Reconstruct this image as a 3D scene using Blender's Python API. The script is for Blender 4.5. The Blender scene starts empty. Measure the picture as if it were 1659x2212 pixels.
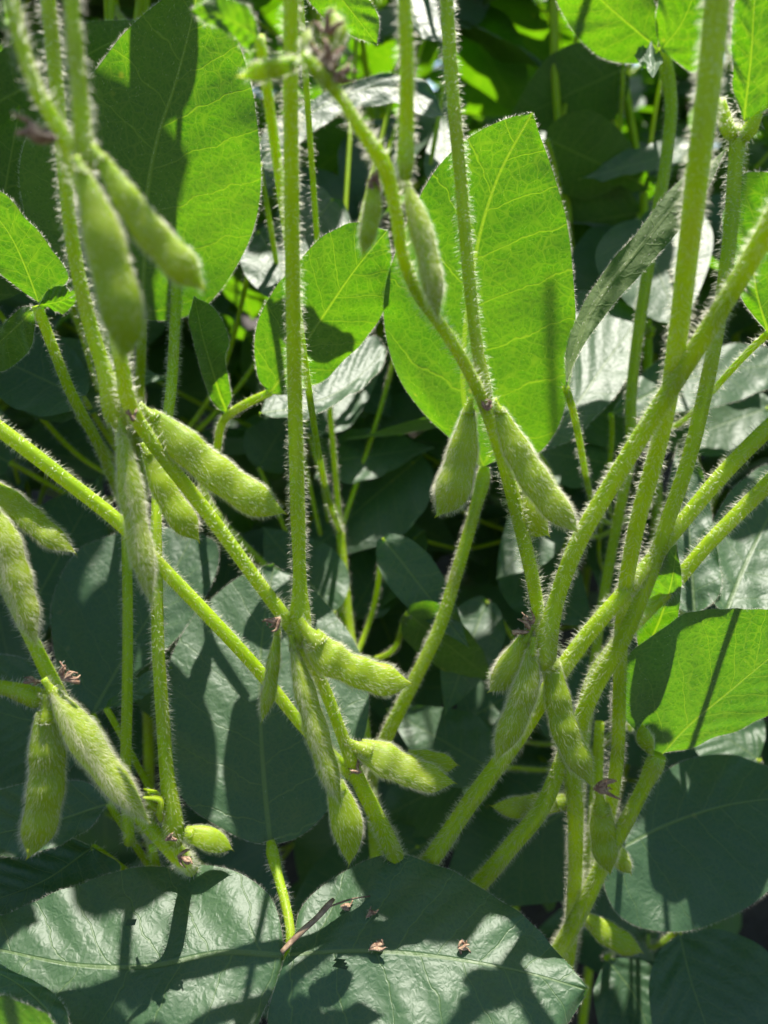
import bpy, math, random
import numpy as np
from mathutils import Vector, Matrix

R = math.radians
rng = np.random.default_rng(7)
random.seed(7)
scene = bpy.context.scene
COL = scene.collection

# ------------------------------------------------------------------ camera
PITCH = R(20)
CAM = np.array([0.0, 0.0, 0.55])
RIGHT = np.array([1.0, 0, 0])
FWD = np.array([0, math.cos(PITCH), -math.sin(PITCH)])
UP = np.array([0, math.sin(PITCH), math.cos(PITCH)])
FPX = 26 / 34.6 * 2212          # focal length in the units u, v are written in (frame 1659 x 2212)

cam = bpy.data.cameras.new('camera')
cam_o = bpy.data.objects.new('camera', cam)
COL.objects.link(cam_o)
cam_o.location = CAM
cam_o.rotation_euler = (R(90) - PITCH, 0, 0)
cam.sensor_fit = 'VERTICAL'
cam.sensor_height = 34.6
cam.sensor_width = 34.6 * .75
cam.lens = 26
cam.clip_start = 0.01
cam.clip_end = 200
cam.dof.use_dof = True
cam.dof.focus_distance = 0.222
cam.dof.aperture_fstop = 9.5
scene.camera = cam_o

SUN_EL, SUN_AZ = R(71), R(14)     # the sun stands behind the plants, a little to the right
SUN = np.array([math.sin(SUN_AZ) * math.cos(SUN_EL), math.cos(SUN_AZ) * math.cos(SUN_EL), math.sin(SUN_EL)])


def ray(u, v):
    return FWD + RIGHT * (u - 829.5) / FPX + UP * (1106 - v) / FPX


def P(u, v, d):
    return CAM + ray(u, v) * d


def X(u, v, d, w):               # a stem point: place and radius from its width in the photo
    p = P(u, v, d)
    return (p[0], p[1], p[2], w * .5 / FPX * d)


def project(p):
    q = np.asarray(p) - CAM
    d = q @ FWD
    if d < 1e-4:
        return 0, 0, -1
    return 829.5 + (q @ RIGHT) / d * FPX, 1106 - (q @ UP) / d * FPX, d


def spline(pts, n, chord=True):
    p = np.asarray(pts, float)
    m = len(p)
    if m == 2:
        t = np.linspace(0, 1, n)[:, None]
        return p[0] * (1 - t) + p[1] * t
    k = p[:, :3] if p.shape[1] >= 3 else p
    seg = np.sqrt(((k[1:] - k[:-1]) ** 2).sum(1)) + 1e-9
    T = np.concatenate([[0], np.cumsum(seg)])
    q = np.linspace(0, T[-1], n)
    tan = np.zeros_like(p)
    for i in range(m):
        if i == 0:
            tan[i] = (p[1] - p[0]) / seg[0]
        elif i == m - 1:
            tan[i] = (p[-1] - p[-2]) / seg[-1]
        else:
            a = (p[i] - p[i - 1]) / seg[i - 1]
            b = (p[i + 1] - p[i]) / seg[i]
            w = seg[i] / (seg[i] + seg[i - 1])
            tan[i] = a * w + b * (1 - w)
    i = np.clip(np.searchsorted(T, q, side='right') - 1, 0, m - 2)
    h = seg[i][:, None]
    s = ((q - T[i]) / seg[i])[:, None]
    return ((2 * s**3 - 3 * s**2 + 1) * p[i] + (s**3 - 2 * s**2 + s) * h * tan[i]
            + (-2 * s**3 + 3 * s**2) * p[i + 1] + (s**3 - s**2) * h * tan[i + 1])


def unit(a):
    a = np.asarray(a, float)
    return a / (np.linalg.norm(a, axis=-1, keepdims=True) + 1e-12)


# ------------------------------------------------------------------ materials
def new_mat(name):
    m = bpy.data.materials.new(name)
    m.use_nodes = True
    nt = m.node_tree
    nt.nodes.clear()
    return m, nt


class NT:
    def __init__(s, nt):
        s.nt = nt

    def n(s, typ, **kw):
        nd = s.nt.nodes.new(typ)
        for k, v in kw.items():
            setattr(nd, k, v)
        return nd

    def put(s, sock, v):
        if isinstance(v, bpy.types.NodeSocket):
            s.nt.links.new(v, sock)
        elif v is not None:
            sock.default_value = v

    def math(s, op, a, b=None, c=None, clamp=False):
        nd = s.n('ShaderNodeMath', operation=op, use_clamp=clamp)
        s.put(nd.inputs[0], a)
        if b is not None:
            s.put(nd.inputs[1], b)
        if c is not None:
            s.put(nd.inputs[2], c)
        return nd.outputs[0]

    def ramp(s, v, a, b, lo=0., hi=1.):
        nd = s.n('ShaderNodeMapRange', interpolation_type='SMOOTHSTEP')
        s.put(nd.inputs['Value'], v)
        for k, x in (('From Min', a), ('From Max', b), ('To Min', lo), ('To Max', hi)):
            s.put(nd.inputs[k], x)
        return nd.outputs['Result']

    def mix(s, f, a, b):
        nd = s.n('ShaderNodeMix', data_type='RGBA')
        s.put(nd.inputs[0], f)
        s.put(nd.inputs[6], a)
        s.put(nd.inputs[7], b)
        return nd.outputs[2]

    def noise(s, vec, scale, detail=2, rough=.5):
        nd = s.n('ShaderNodeTexNoise')
        if vec is not None:
            s.put(nd.inputs['Vector'], vec)
        nd.inputs['Scale'].default_value = scale
        nd.inputs['Detail'].default_value = detail
        nd.inputs['Roughness'].default_value = rough
        return nd


def rgba(r, g, b):
    return (r, g, b, 1)


def leaf_material():
    m, nt = new_mat('soybean_leaf')
    k = NT(nt)
    uv = k.n('ShaderNodeUVMap', uv_map='vein')
    fl = k.n('ShaderNodeUVMap', uv_map='flat')
    sep = k.n('ShaderNodeSeparateXYZ')
    k.put(sep.inputs[0], uv.outputs[0])
    x, y = sep.outputs[0], sep.outputs[1]
    wob = k.noise(fl.outputs[0], 110, 3)
    wv = k.n('ShaderNodeVectorMath', operation='MULTIPLY_ADD')
    k.put(wv.inputs[0], wob.outputs['Color'])
    wv.inputs[1].default_value = (.0045, .0045, 0)
    k.put(wv.inputs[2], fl.outputs[0])
    w = k.math('SUBTRACT', wob.outputs['Fac'], .5)
    ax = k.math('ABSOLUTE', x)
    side = k.math('GREATER_THAN', x, 0)
    # midrib, thicker towards the base
    mw = k.ramp(y, 0, 1, .0125, .004)
    mid = k.math('SUBTRACT', 1, k.math('DIVIDE', ax, mw), clamp=True)
    mid = k.ramp(mid, 0, .6)
    # side veins that leave the midrib and arch towards the tip
    q = k.math('MULTIPLY_ADD', ax, -.85, y)
    q = k.math('MULTIPLY_ADD', k.math('MULTIPLY', ax, ax), .55, q)
    q = k.math('MULTIPLY_ADD', w, .06, q)
    q = k.math('MULTIPLY_ADD', q, 7.2, k.math('MULTIPLY', side, .42))
    fr = k.math('ABSOLUTE', k.math('SUBTRACT', k.math('FRACT', q), .5))
    sw = k.ramp(ax, 0, .45, .032, .010)
    sec = k.math('SUBTRACT', 1, k.math('DIVIDE', fr, sw), clamp=True)
    sec = k.ramp(sec, 0, .8)
    v1 = k.n('ShaderNodeTexVoronoi', feature='DISTANCE_TO_EDGE')
    k.put(v1.inputs['Vector'], wv.outputs[0])
    v1.inputs['Scale'].default_value = 250
    v1.inputs['Randomness'].default_value = 1
    v2 = k.n('ShaderNodeTexVoronoi', feature='DISTANCE_TO_EDGE')
    k.put(v2.inputs['Vector'], wv.outputs[0])
    v2.inputs['Scale'].default_value = 720
    t1 = k.ramp(v1.outputs['Distance'], .015, .07, 1, 0)
    t1 = k.math('MULTIPLY', t1, k.ramp(k.noise(fl.outputs[0], 70, 2).outputs['Fac'], .3, .65, .45, 1))
    t2 = k.ramp(v2.outputs['Distance'], .02, .16, 1, 0)
    vein = k.math('MAXIMUM', mid, k.math('MULTIPLY', sec, .8))
    vein = k.math('MAXIMUM', vein, k.math('MULTIPLY', t1, .46))
    vein = k.math('MAXIMUM', vein, k.math('MULTIPLY', t2, .24))
    big = k.math('MAXIMUM', mid, k.math('MULTIPLY', sec, .6))
    # colour of the two faces and of the light that comes through
    patch = k.noise(fl.outputs[0], 28, 3)
    oi = k.n('ShaderNodeObjectInfo')
    vary = k.math('MULTIPLY_ADD', oi.outputs['Random'], .5, k.math('MULTIPLY', patch.outputs['Fac'], .5))
    top = k.mix(vary, rgba(.026, .082, .029), rgba(.050, .118, .040))
    top = k.mix(k.math('MULTIPLY', big, .55), top, rgba(.14, .22, .06))
    und = k.mix(vary, rgba(.080, .135, .034), rgba(.110, .170, .044))
    und = k.mix(k.math('MULTIPLY', vein, .6), und, rgba(.20, .26, .09))
    trn = k.mix(k.ramp(patch.outputs['Fac'], .3, .7), rgba(.070, .245, .001), rgba(.135, .360, .003))
    mott = k.noise(fl.outputs[0], 900, 2)
    trn = k.mix(k.math('MULTIPLY', k.ramp(mott.outputs['Fac'], .42, .62), .45), trn, rgba(.05, .19, .001))
    trn = k.mix(k.math('MULTIPLY', vein, .85), trn, rgba(.30, .50, .008))
    # yellow flecks
    sp = k.n('ShaderNodeTexVoronoi')
    k.put(sp.inputs['Vector'], fl.outputs[0])
    sp.inputs['Scale'].default_value = 75
    fleck = k.math('MULTIPLY', k.ramp(sp.outputs['Distance'], .05, .12, 1, 0),
                   k.math('GREATER_THAN', k.noise(fl.outputs[0], 60, 1).outputs['Fac'], .57))
    trn = k.mix(k.math('MULTIPLY', fleck, .55), trn, rgba(.62, .60, .03))
    geo = k.n('ShaderNodeNewGeometry')
    bf = geo.outputs['Backfacing']            # lower face of the blade: pale and matt, upper face: dark and glossy
    col = k.mix(bf, top, und)
    # relief: sunken veins on the upper face with puffed cells between
    h = k.math('MULTIPLY_ADD', k.ramp(v1.outputs['Distance'], 0, .35), .9, k.math('MULTIPLY', k.ramp(v2.outputs['Distance'], 0, .4), .35))
    h = k.math('MULTIPLY_ADD', big, -1.2, h)
    bump = k.n('ShaderNodeBump')
    k.put(bump.inputs['Height'], h)
    bump.inputs['Strength'].default_value = .55
    bump.inputs['Distance'].default_value = .00022
    pb = k.n('ShaderNodeBsdfPrincipled')
    k.put(pb.inputs['Base Color'], col)
    k.put(pb.inputs['Roughness'], k.math('MULTIPLY_ADD', bf, .18, .50))
    k.put(pb.inputs['Specular IOR Level'], k.math('MULTIPLY_ADD', bf, -.48, .72))
    k.put(pb.inputs['Normal'], bump.outputs[0])
    pb.inputs['Sheen Weight'].default_value = .22
    pb.inputs['Sheen Roughness'].default_value = .5
    tb = k.n('ShaderNodeBsdfTranslucent')
    k.put(tb.inputs['Color'], trn)
    b2 = k.n('ShaderNodeBump')
    k.put(b2.inputs['Height'], h)
    b2.inputs['Strength'].default_value = .5
    b2.inputs['Distance'].default_value = .00018
    k.put(tb.inputs['Normal'], b2.outputs[0])
    mx = k.n('ShaderNodeMixShader')
    mx.inputs[0].default_value = .46
    k.put(mx.inputs[1], pb.outputs[0])
    k.put(mx.inputs[2], tb.outputs[0])
    out = k.n('ShaderNodeOutputMaterial')
    k.put(out.inputs[0], mx.outputs[0])
    return m


def green_material(name, c0, c1, sss, scale, rough, streak=True, mark=None):
    m, nt = new_mat(name)
    k = NT(nt)
    fl = k.n('ShaderNodeUVMap', uv_map='flat')
    mp = k.n('ShaderNodeMapping')
    k.put(mp.inputs[0], fl.outputs[0])
    mp.inputs['Scale'].default_value = (9, 60, 1) if streak else (5, 30, 1)
    nz = k.noise(mp.outputs[0], 1, 3)
    tc = k.n('ShaderNodeTexCoord')
    n2 = k.noise(tc.outputs['Object'], 90, 3)
    f = k.math('MULTIPLY_ADD', nz.outputs['Fac'], .6, k.math('MULTIPLY', n2.outputs['Fac'], .5))
    col = k.mix(k.ramp(f, .3, .8), c0, c1)
    if mark:
        n3 = k.noise(tc.outputs['Object'], 420, 2)
        n4 = k.noise(tc.outputs['Object'], 55, 3)
        col = k.mix(k.math('MULTIPLY', k.ramp(n4.outputs['Fac'], .52, .72), .40), col, mark)
        col = k.mix(k.math('MULTIPLY', k.ramp(n3.outputs['Fac'], .66, .78), .5), col, mark)
    bump = k.n('ShaderNodeBump')
    k.put(bump.inputs['Height'], nz.outputs['Fac'])
    bump.inputs['Strength'].default_value = .5
    bump.inputs['Distance'].default_value = .0004
    pb = k.n('ShaderNodeBsdfPrincipled')
    k.put(pb.inputs['Base Color'], col)
    pb.inputs['Roughness'].default_value = rough
    pb.inputs['Specular IOR Level'].default_value = .35
    pb.inputs['Subsurface Weight'].default_value = sss
    pb.inputs['Subsurface Radius'].default_value = (1.0, 1.4, .22)
    pb.inputs['Subsurface Scale'].default_value = scale
    k.put(pb.inputs['Normal'], bump.outputs[0])
    tb = k.n('ShaderNodeBsdfTranslucent')
    tb.inputs[0].default_value = (.62, .74, .02, 1)
    ms = k.n('ShaderNodeMixShader')
    ms.inputs[0].default_value = .38
    k.put(ms.inputs[1], pb.outputs[0])
    k.put(ms.inputs[2], tb.outputs[0])
    out = k.n('ShaderNodeOutputMaterial')
    k.put(out.inputs[0], ms.outputs[0])
    return m


def hair_material(name, c, f=.7):
    m, nt = new_mat(name)
    k = NT(nt)
    d = k.n('ShaderNodeBsdfDiffuse')
    d.inputs[0].default_value = c
    t = k.n('ShaderNodeBsdfTranslucent')
    t.inputs[0].default_value = c
    mx = k.n('ShaderNodeMixShader')
    mx.inputs[0].default_value = f
    k.put(mx.inputs[1], d.outputs[0])
    k.put(mx.inputs[2], t.outputs[0])
    out = k.n('ShaderNodeOutputMaterial')
    k.put(out.inputs[0], mx.outputs[0])
    return m


def plain_material(name, c0, c1, scale, rough=.8, bumpd=.0006):
    m, nt = new_mat(name)
    k = NT(nt)
    tc = k.n('ShaderNodeTexCoord')
    nz = k.noise(tc.outputs['Object'], scale, 5, .6)
    col = k.mix(k.ramp(nz.outputs['Fac'], .3, .7), c0, c1)
    bump = k.n('ShaderNodeBump')
    k.put(bump.inputs['Height'], nz.outputs['Fac'])
    bump.inputs['Distance'].default_value = bumpd
    pb = k.n('ShaderNodeBsdfPrincipled')
    k.put(pb.inputs['Base Color'], col)
    pb.inputs['Roughness'].default_value = rough
    k.put(pb.inputs['Normal'], bump.outputs[0])
    out = k.n('ShaderNodeOutputMaterial')
    k.put(out.inputs[0], pb.outputs[0])
    return m


M_LEAF = leaf_material()
M_STEM = green_material('green_stem', rgba(.25, .40, .007), rgba(.42, .56, .016), .8, .0024, .42, True, rgba(.24, .22, .05))
M_POD = green_material('green_pod', rgba(.21, .32, .008), rgba(.34, .43, .016), .85, .0026, .5, False, rgba(.22, .24, .06))
M_HAIR = hair_material('silver_hair', rgba(.88, .85, .74), .82)
M_DRY = plain_material('withered_brown', rgba(.13, .06, .035), rgba(.40, .27, .17), 700)
M_TWIG = plain_material('dry_twig', rgba(.10, .06, .035), rgba(.30, .21, .13), 300)
M_SOIL = plain_material('soil', rgba(.020, .014, .009), rgba(.055, .040, .027), 22, .95, .02)


# ------------------------------------------------------------------ mesh helpers
class Geo:
    """collects vertices and faces, links them as ONE mesh object"""
    def __init__(s):
        s.V, s.F, s.n, s.uvf, s.uvv = [], [], 0, [], []

    def add(s, V, faces, mat=0, flat=None, vein=None):
        V = np.asarray(V, float)
        for F in faces:
            s.F.append((np.asarray(F, int) + s.n, mat))
        s.V.append(V)
        s.uvf.append(flat if flat is not None else np.zeros((len(V), 2)))
        s.uvv.append(vein if vein is not None else np.zeros((len(V), 2)))
        s.n += len(V)

    def build(s, name, mats, parent=None, origin=(0, 0, 0), uv=True):
        V = np.concatenate(s.V) - np.asarray(origin)
        me = bpy.data.meshes.new(name)
        loops = np.concatenate([F.ravel() for F, _ in s.F])
        tot = np.concatenate([np.full(len(F), F.shape[1]) for F, _ in s.F])
        mi = np.concatenate([np.full(len(F), m) for F, m in s.F])
        start = np.concatenate([[0], np.cumsum(tot)[:-1]])
        me.vertices.add(len(V))
        me.vertices.foreach_set('co', V.astype(np.float32).ravel())
        me.loops.add(len(loops))
        me.loops.foreach_set('vertex_index', loops.astype(np.int32))
        me.polygons.add(len(tot))
        me.polygons.foreach_set('loop_start', start.astype(np.int32))
        me.polygons.foreach_set('material_index', mi.astype(np.int32))
        me.polygons.foreach_set('use_smooth', np.ones(len(tot), bool))
        if uv:
            for nm, lst in (('flat', s.uvf), ('vein', s.uvv)):
                u = np.concatenate(lst)
                L = me.uv_layers.new(name=nm)
                L.data.foreach_set('uv', u[loops].astype(np.float32).ravel())
        for m in mats:
            me.materials.append(m)
        me.update(calc_edges=True)
        me.validate()
        o = bpy.data.objects.new(name, me)
        COL.objects.link(o)
        if parent is not None:
            o.parent = parent
        return o


def add_hairs(geo, base, nrm, tan, length, width, lean=.35, spread=.35, mat=1):
    n = len(base)
    if n == 0:
        return
    d = unit(nrm + tan * lean + rng.normal(0, spread, (n, 3)))
    L = (length * rng.uniform(.35, 1.25, n))[:, None]
    side = unit(np.cross(d, rng.normal(0, 1, (n, 3))))
    bend = unit(tan + rng.normal(0, .5, (n, 3))) * L * .16
    w = width * .5
    m = base + d * L * .55 + bend * .25
    t = base + d * L * .96 + bend
    b = base - d * width
    V = np.empty((n, 5, 3))
    V[:, 0], V[:, 1] = b - side * w, b + side * w
    V[:, 2], V[:, 3] = m - side * w * .75, m + side * w * .75
    V[:, 4] = t
    i = np.arange(n)[:, None] * 5
    geo.add(V.reshape(-1, 3), [i + np.array([[0, 1, 3, 2]]), i + np.array([[2, 3, 4]])], mat)


def frames(C, up0):
    """tangents and a frame carried along the path without twisting"""
    T = unit(np.gradient(C, axis=0))
    A = np.empty_like(C)
    a = np.asarray(up0, float)
    for i in range(len(C)):
        a = a - T[i] * (a @ T[i])
        a = a / (np.linalg.norm(a) + 1e-12)
        A[i] = a
    return T, A, np.cross(T, A)


def tube_geo(geo, pts, segs=12, ridge=.05, nridge=5, hair=0., hlen=.0018, hwid=.00008, step=.0035, vlo=-1e9):
    p = np.asarray(pts, float)
    ln = np.sqrt(((p[1:, :3] - p[:-1, :3]) ** 2).sum(1)).sum()
    n = max(6, int(ln / step))
    S = spline(p, n)
    C, rad = S[:, :3], np.maximum(S[:, 3] * .88, 2e-4)
    T, A, B = frames(C, -FWD)
    th = np.linspace(0, 2 * math.pi, segs, endpoint=False)
    prof = 1 + ridge * np.cos(nridge * th) + ridge * .6 * np.cos(2 * nridge * th + 1)
    V = C[:, None] + rad[:, None, None] * prof[None, :, None] * (A[:, None] * np.cos(th)[None, :, None] + B[:, None] * np.sin(th)[None, :, None])
    i, j = np.meshgrid(np.arange(n - 1), np.arange(segs), indexing='ij')
    a = i * segs + j
    b = i * segs + (j + 1) % segs
    F = np.stack([a, b, b + segs, a + segs], -1).reshape(-1, 4)
    al = np.linspace(0, ln, n)
    flat = np.stack([np.tile(np.abs(th / math.pi - 1), (n, 1)), np.tile(al[:, None], (1, segs))], -1).reshape(-1, 2)
    geo.add(V.reshape(-1, 3), [F], 0, flat)
    c = len(C)
    caps = np.stack([C[0], C[-1]])
    k = np.arange(segs)
    geo.F.append((np.stack([(k + 1) % segs, k, np.full(segs, n * segs)], 1) + geo.n - n * segs, 0))
    geo.F.append((np.stack([(n - 1) * segs + k, (n - 1) * segs + (k + 1) % segs, np.full(segs, n * segs + 1)], 1) + geo.n - n * segs, 0))
    geo.V.append(caps); geo.uvf.append(np.zeros((2, 2))); geo.uvv.append(np.zeros((2, 2))); geo.n += 2
    if hair > 0:
        area = (2 * math.pi * rad).mean() * ln * 1e6
        m = int(area * hair * 1.9)
        pr = rad / rad.sum()
        q = rng.choice(n, m, p=pr) + rng.uniform(-.5, .5, m)
        q = np.clip(q, 0, n - 1.001)
        i0 = q.astype(int)
        f = (q - i0)[:, None]
        ip = lambda Z: Z[i0] * (1 - f) + Z[i0 + 1] * f
        c_, t_, a_, b_ = ip(C), ip(T), ip(A), ip(B)
        r_ = rad[i0] * (1 - f[:, 0]) + rad[i0 + 1] * f[:, 0]
        ph = rng.uniform(0, 2 * math.pi, m)[:, None]
        nr = a_ * np.cos(ph) + b_ * np.sin(ph)
        base = c_ + nr * (r_[:, None] * .98)
        # nothing grows on the stretches far below or above the picture
        pv = (base - CAM)
        dd = pv @ FWD
        vv = 1106 - (pv @ UP) / np.maximum(dd, 1e-3) * FPX
        uu = 829.5 + (pv @ RIGHT) / np.maximum(dd, 1e-3) * FPX
        patch = .70 + .30 * np.sin(q * .9 + 2 * ph[:, 0]) * np.sin(q * .23 + ph[:, 0] + 1)
        ok = (rng.uniform(0, 1, m) < patch) & (vv > -120) & (vv < 2330) & (uu > -120) & (uu < 1780) & (dd > .05)
        add_hairs(geo, base[ok], nr[ok], t_[ok] * -1, hlen * 1.15, hwid, lean=.12, spread=.34)
    return C, T


def stem(name, parent, pts, hair=1.5, hlen=.0018, root=(0, 0, 0), label=None, segs=12, ridge=.05, mat=None):
    g = Geo()
    tube_geo(g, pts, hair=hair, hlen=hlen, segs=segs, ridge=ridge)
    o = g.build(name, [mat or M_STEM, M_HAIR], parent, root)
    if label:
        o['label'] = label
    return o


def pod(parent, path, d, root, roll=0., seeds=3, hair=3.4, hlen=.0015, flat=.54, hwid=.00005, label=None, bulge=.09):
    """path: (u, v, width) along the pod; d: depth at the base and at the tip"""
    d0, d1 = (d, d) if not isinstance(d, tuple) else d
    n0 = len(path)
    pts = []
    for i, (u, v, w) in enumerate(path):
        dd = d0 + (d1 - d0) * i / (n0 - 1)
        pts.append(X(u, v, dd, w))
    n = 46
    S = spline(np.array(pts), n)
    C, rad = S[:, :3], np.maximum(S[:, 3] * .88, 3e-4)
    s = np.linspace(0, 1, n)
    T, A, B = frames(C, CAM - C[n // 2])      # A towards the camera, B across
    B, A = B * math.cos(roll) + A * math.sin(roll), A * math.cos(roll) - B * math.sin(roll)
    # B carries the width of the pod, A its thickness, swollen over each seed
    rad = rad * (1 - np.clip((s - .82) / .18, 0, 1) ** 1.9 * .80)
    sd = np.clip((s - .16) / .74, 0, 1)
    sw = .5 - .5 * np.cos(2 * math.pi * seeds * sd)
    env = np.clip(np.minimum(s / .14, (1 - s) / .05), 0, 1)
    ra = rad * (flat - .10 + .19 * sw) * (.55 + .45 * env)
    rb = rad * (1 - bulge * .5 + bulge * sw) 
    if roll > .8:                             # seen on its seam: the traced width is the pod's thickness
        ra = rad * (.80 + .12 * sw) * (.6 + .4 * env)
        rb = ra / .68
    segs = 18
    th = np.linspace(0, 2 * math.pi, segs, endpoint=False)
    cs, sn = np.cos(th), np.sin(th)
    pa = np.sign(cs) * np.abs(cs) ** .95
    pb_ = np.sign(sn) * np.abs(sn) ** .85
    V = C[:, None] + (ra[:, None] * pa)[..., None] * A[:, None] + (rb[:, None] * pb_)[..., None] * B[:, None]
    i, j = np.meshgrid(np.arange(n - 1), np.arange(segs), indexing='ij')
    a = i * segs + j
    b = i * segs + (j + 1) % segs
    F = np.stack([a, b, b + segs, a + segs], -1).reshape(-1, 4)
    ln = np.sqrt(((C[1:] - C[:-1]) ** 2).sum(1)).sum()
    fl = np.stack([np.tile(np.abs(th / math.pi - 1), (n, 1)), np.tile(s[:, None] * ln, (1, segs))], -1).reshape(-1, 2)
    g = Geo()
    g.add(V.reshape(-1, 3), [F], 0, fl)
    # beak at the tip
    tip = C[-1] + T[-1] * .0014 + B[-1] * .0004
    k = np.arange(segs)
    Vt = np.concatenate([V[-1], tip[None]])
    g.add(Vt, [np.stack([k, (k + 1) % segs, np.full(segs, segs)], 1)], 0)
    # hairs, leaning to the tip
    area = (math.pi * (ra + rb)).mean() * ln * 1e6
    m = int(area * hair * 1.6)
    q = rng.choice(n - 1, m, p=rad[:-1] / rad[:-1].sum()) + rng.uniform(0, .999, m)
    i0 = q.astype(int)
    f = (q - i0)[:, None]
    ip = lambda Z: Z[i0] * (1 - f) + Z[i0 + 1] * f
    ph = rng.uniform(0, 2 * math.pi, m)
    # more of them along the two seams
    seam = rng.uniform(0, 1, m) < .25
    ph = np.where(seam, np.sign(rng.normal(0, 1, m)) * math.pi / 2 + rng.normal(0, .16, m), ph)
    a_, b_, c_, t_ = ip(A), ip(B), ip(C), ip(T)
    ra_, rb_ = (ra[i0] * (1 - f[:, 0]) + ra[i0 + 1] * f[:, 0]), (rb[i0] * (1 - f[:, 0]) + rb[i0 + 1] * f[:, 0])
    c2, s2 = np.cos(ph), np.sin(ph)
    base = c_ + (ra_ * np.sign(c2) * np.abs(c2) ** .95)[:, None] * a_ + (rb_ * np.sign(s2) * np.abs(s2) ** .85)[:, None] * b_
    nr = unit((c2 / ra_)[:, None] * a_ + (s2 / rb_)[:, None] * b_)
    add_hairs(g, base, nr, t_, hlen * .88, hwid, lean=.95, spread=.3)
    o = g.build('pod', [M_POD, M_HAIR], parent, root)
    if label:
        o['label'] = label
    # the withered calyx and short stalk it hangs from
    gc = Geo()
    r0 = rad[0]
    st = C[0] - T[0] * r0 * 1.8
    tube_geo(gc, [(*st, r0 * .5), (*(C[0] - T[0] * r0 * .5), r0 * .55), (*(C[0] + T[0] * r0 * .4), r0 * .9), (*(C[0] + T[0] * r0 * 1.2), r0 * 1.06)], segs=9, ridge=.10, hair=3., hlen=.0011, step=.0007)
    gc.build('calyx', [M_POD, M_HAIR], o, root)
    return o


def withered(parent, u, v, d, size, root, ang=0., name='withered_flower', label=None, n=6, mat=None):
    """a shrivelled flower: a few curled scraps on a short stub"""
    c = P(u, v, d)
    g = Geo()
    ax = unit(RIGHT * math.cos(ang) - UP * math.sin(ang) + FWD * .2)
    s = size / FPX * d
    r = np.random.default_rng(int(u * 7 + v))
    for i in range(n):
        e = unit(ax + r.normal(0, .45, 3))
        m1 = c + e * s * .35 + r.normal(0, .06, 3) * s
        m2 = c + e * s * .7 + r.normal(0, .12, 3) * s
        t = c + e * s * r.uniform(.8, 1.1) + r.normal(0, .14, 3) * s
        tube_geo(g, [(*(c - ax * s * .05), s * .07), (*m1, s * .15), (*m2, s * .12), (*t, s * .03)], segs=7, ridge=.25, nridge=2, step=s * .12, hair=1.2, hlen=.0008)
    o = g.build(name, [mat or M_DRY, M_HAIR], parent, root)
    if label:
        o['label'] = label
    return o


LIT = []      # (point, clearance): places the sun reaches in the photo


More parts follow.
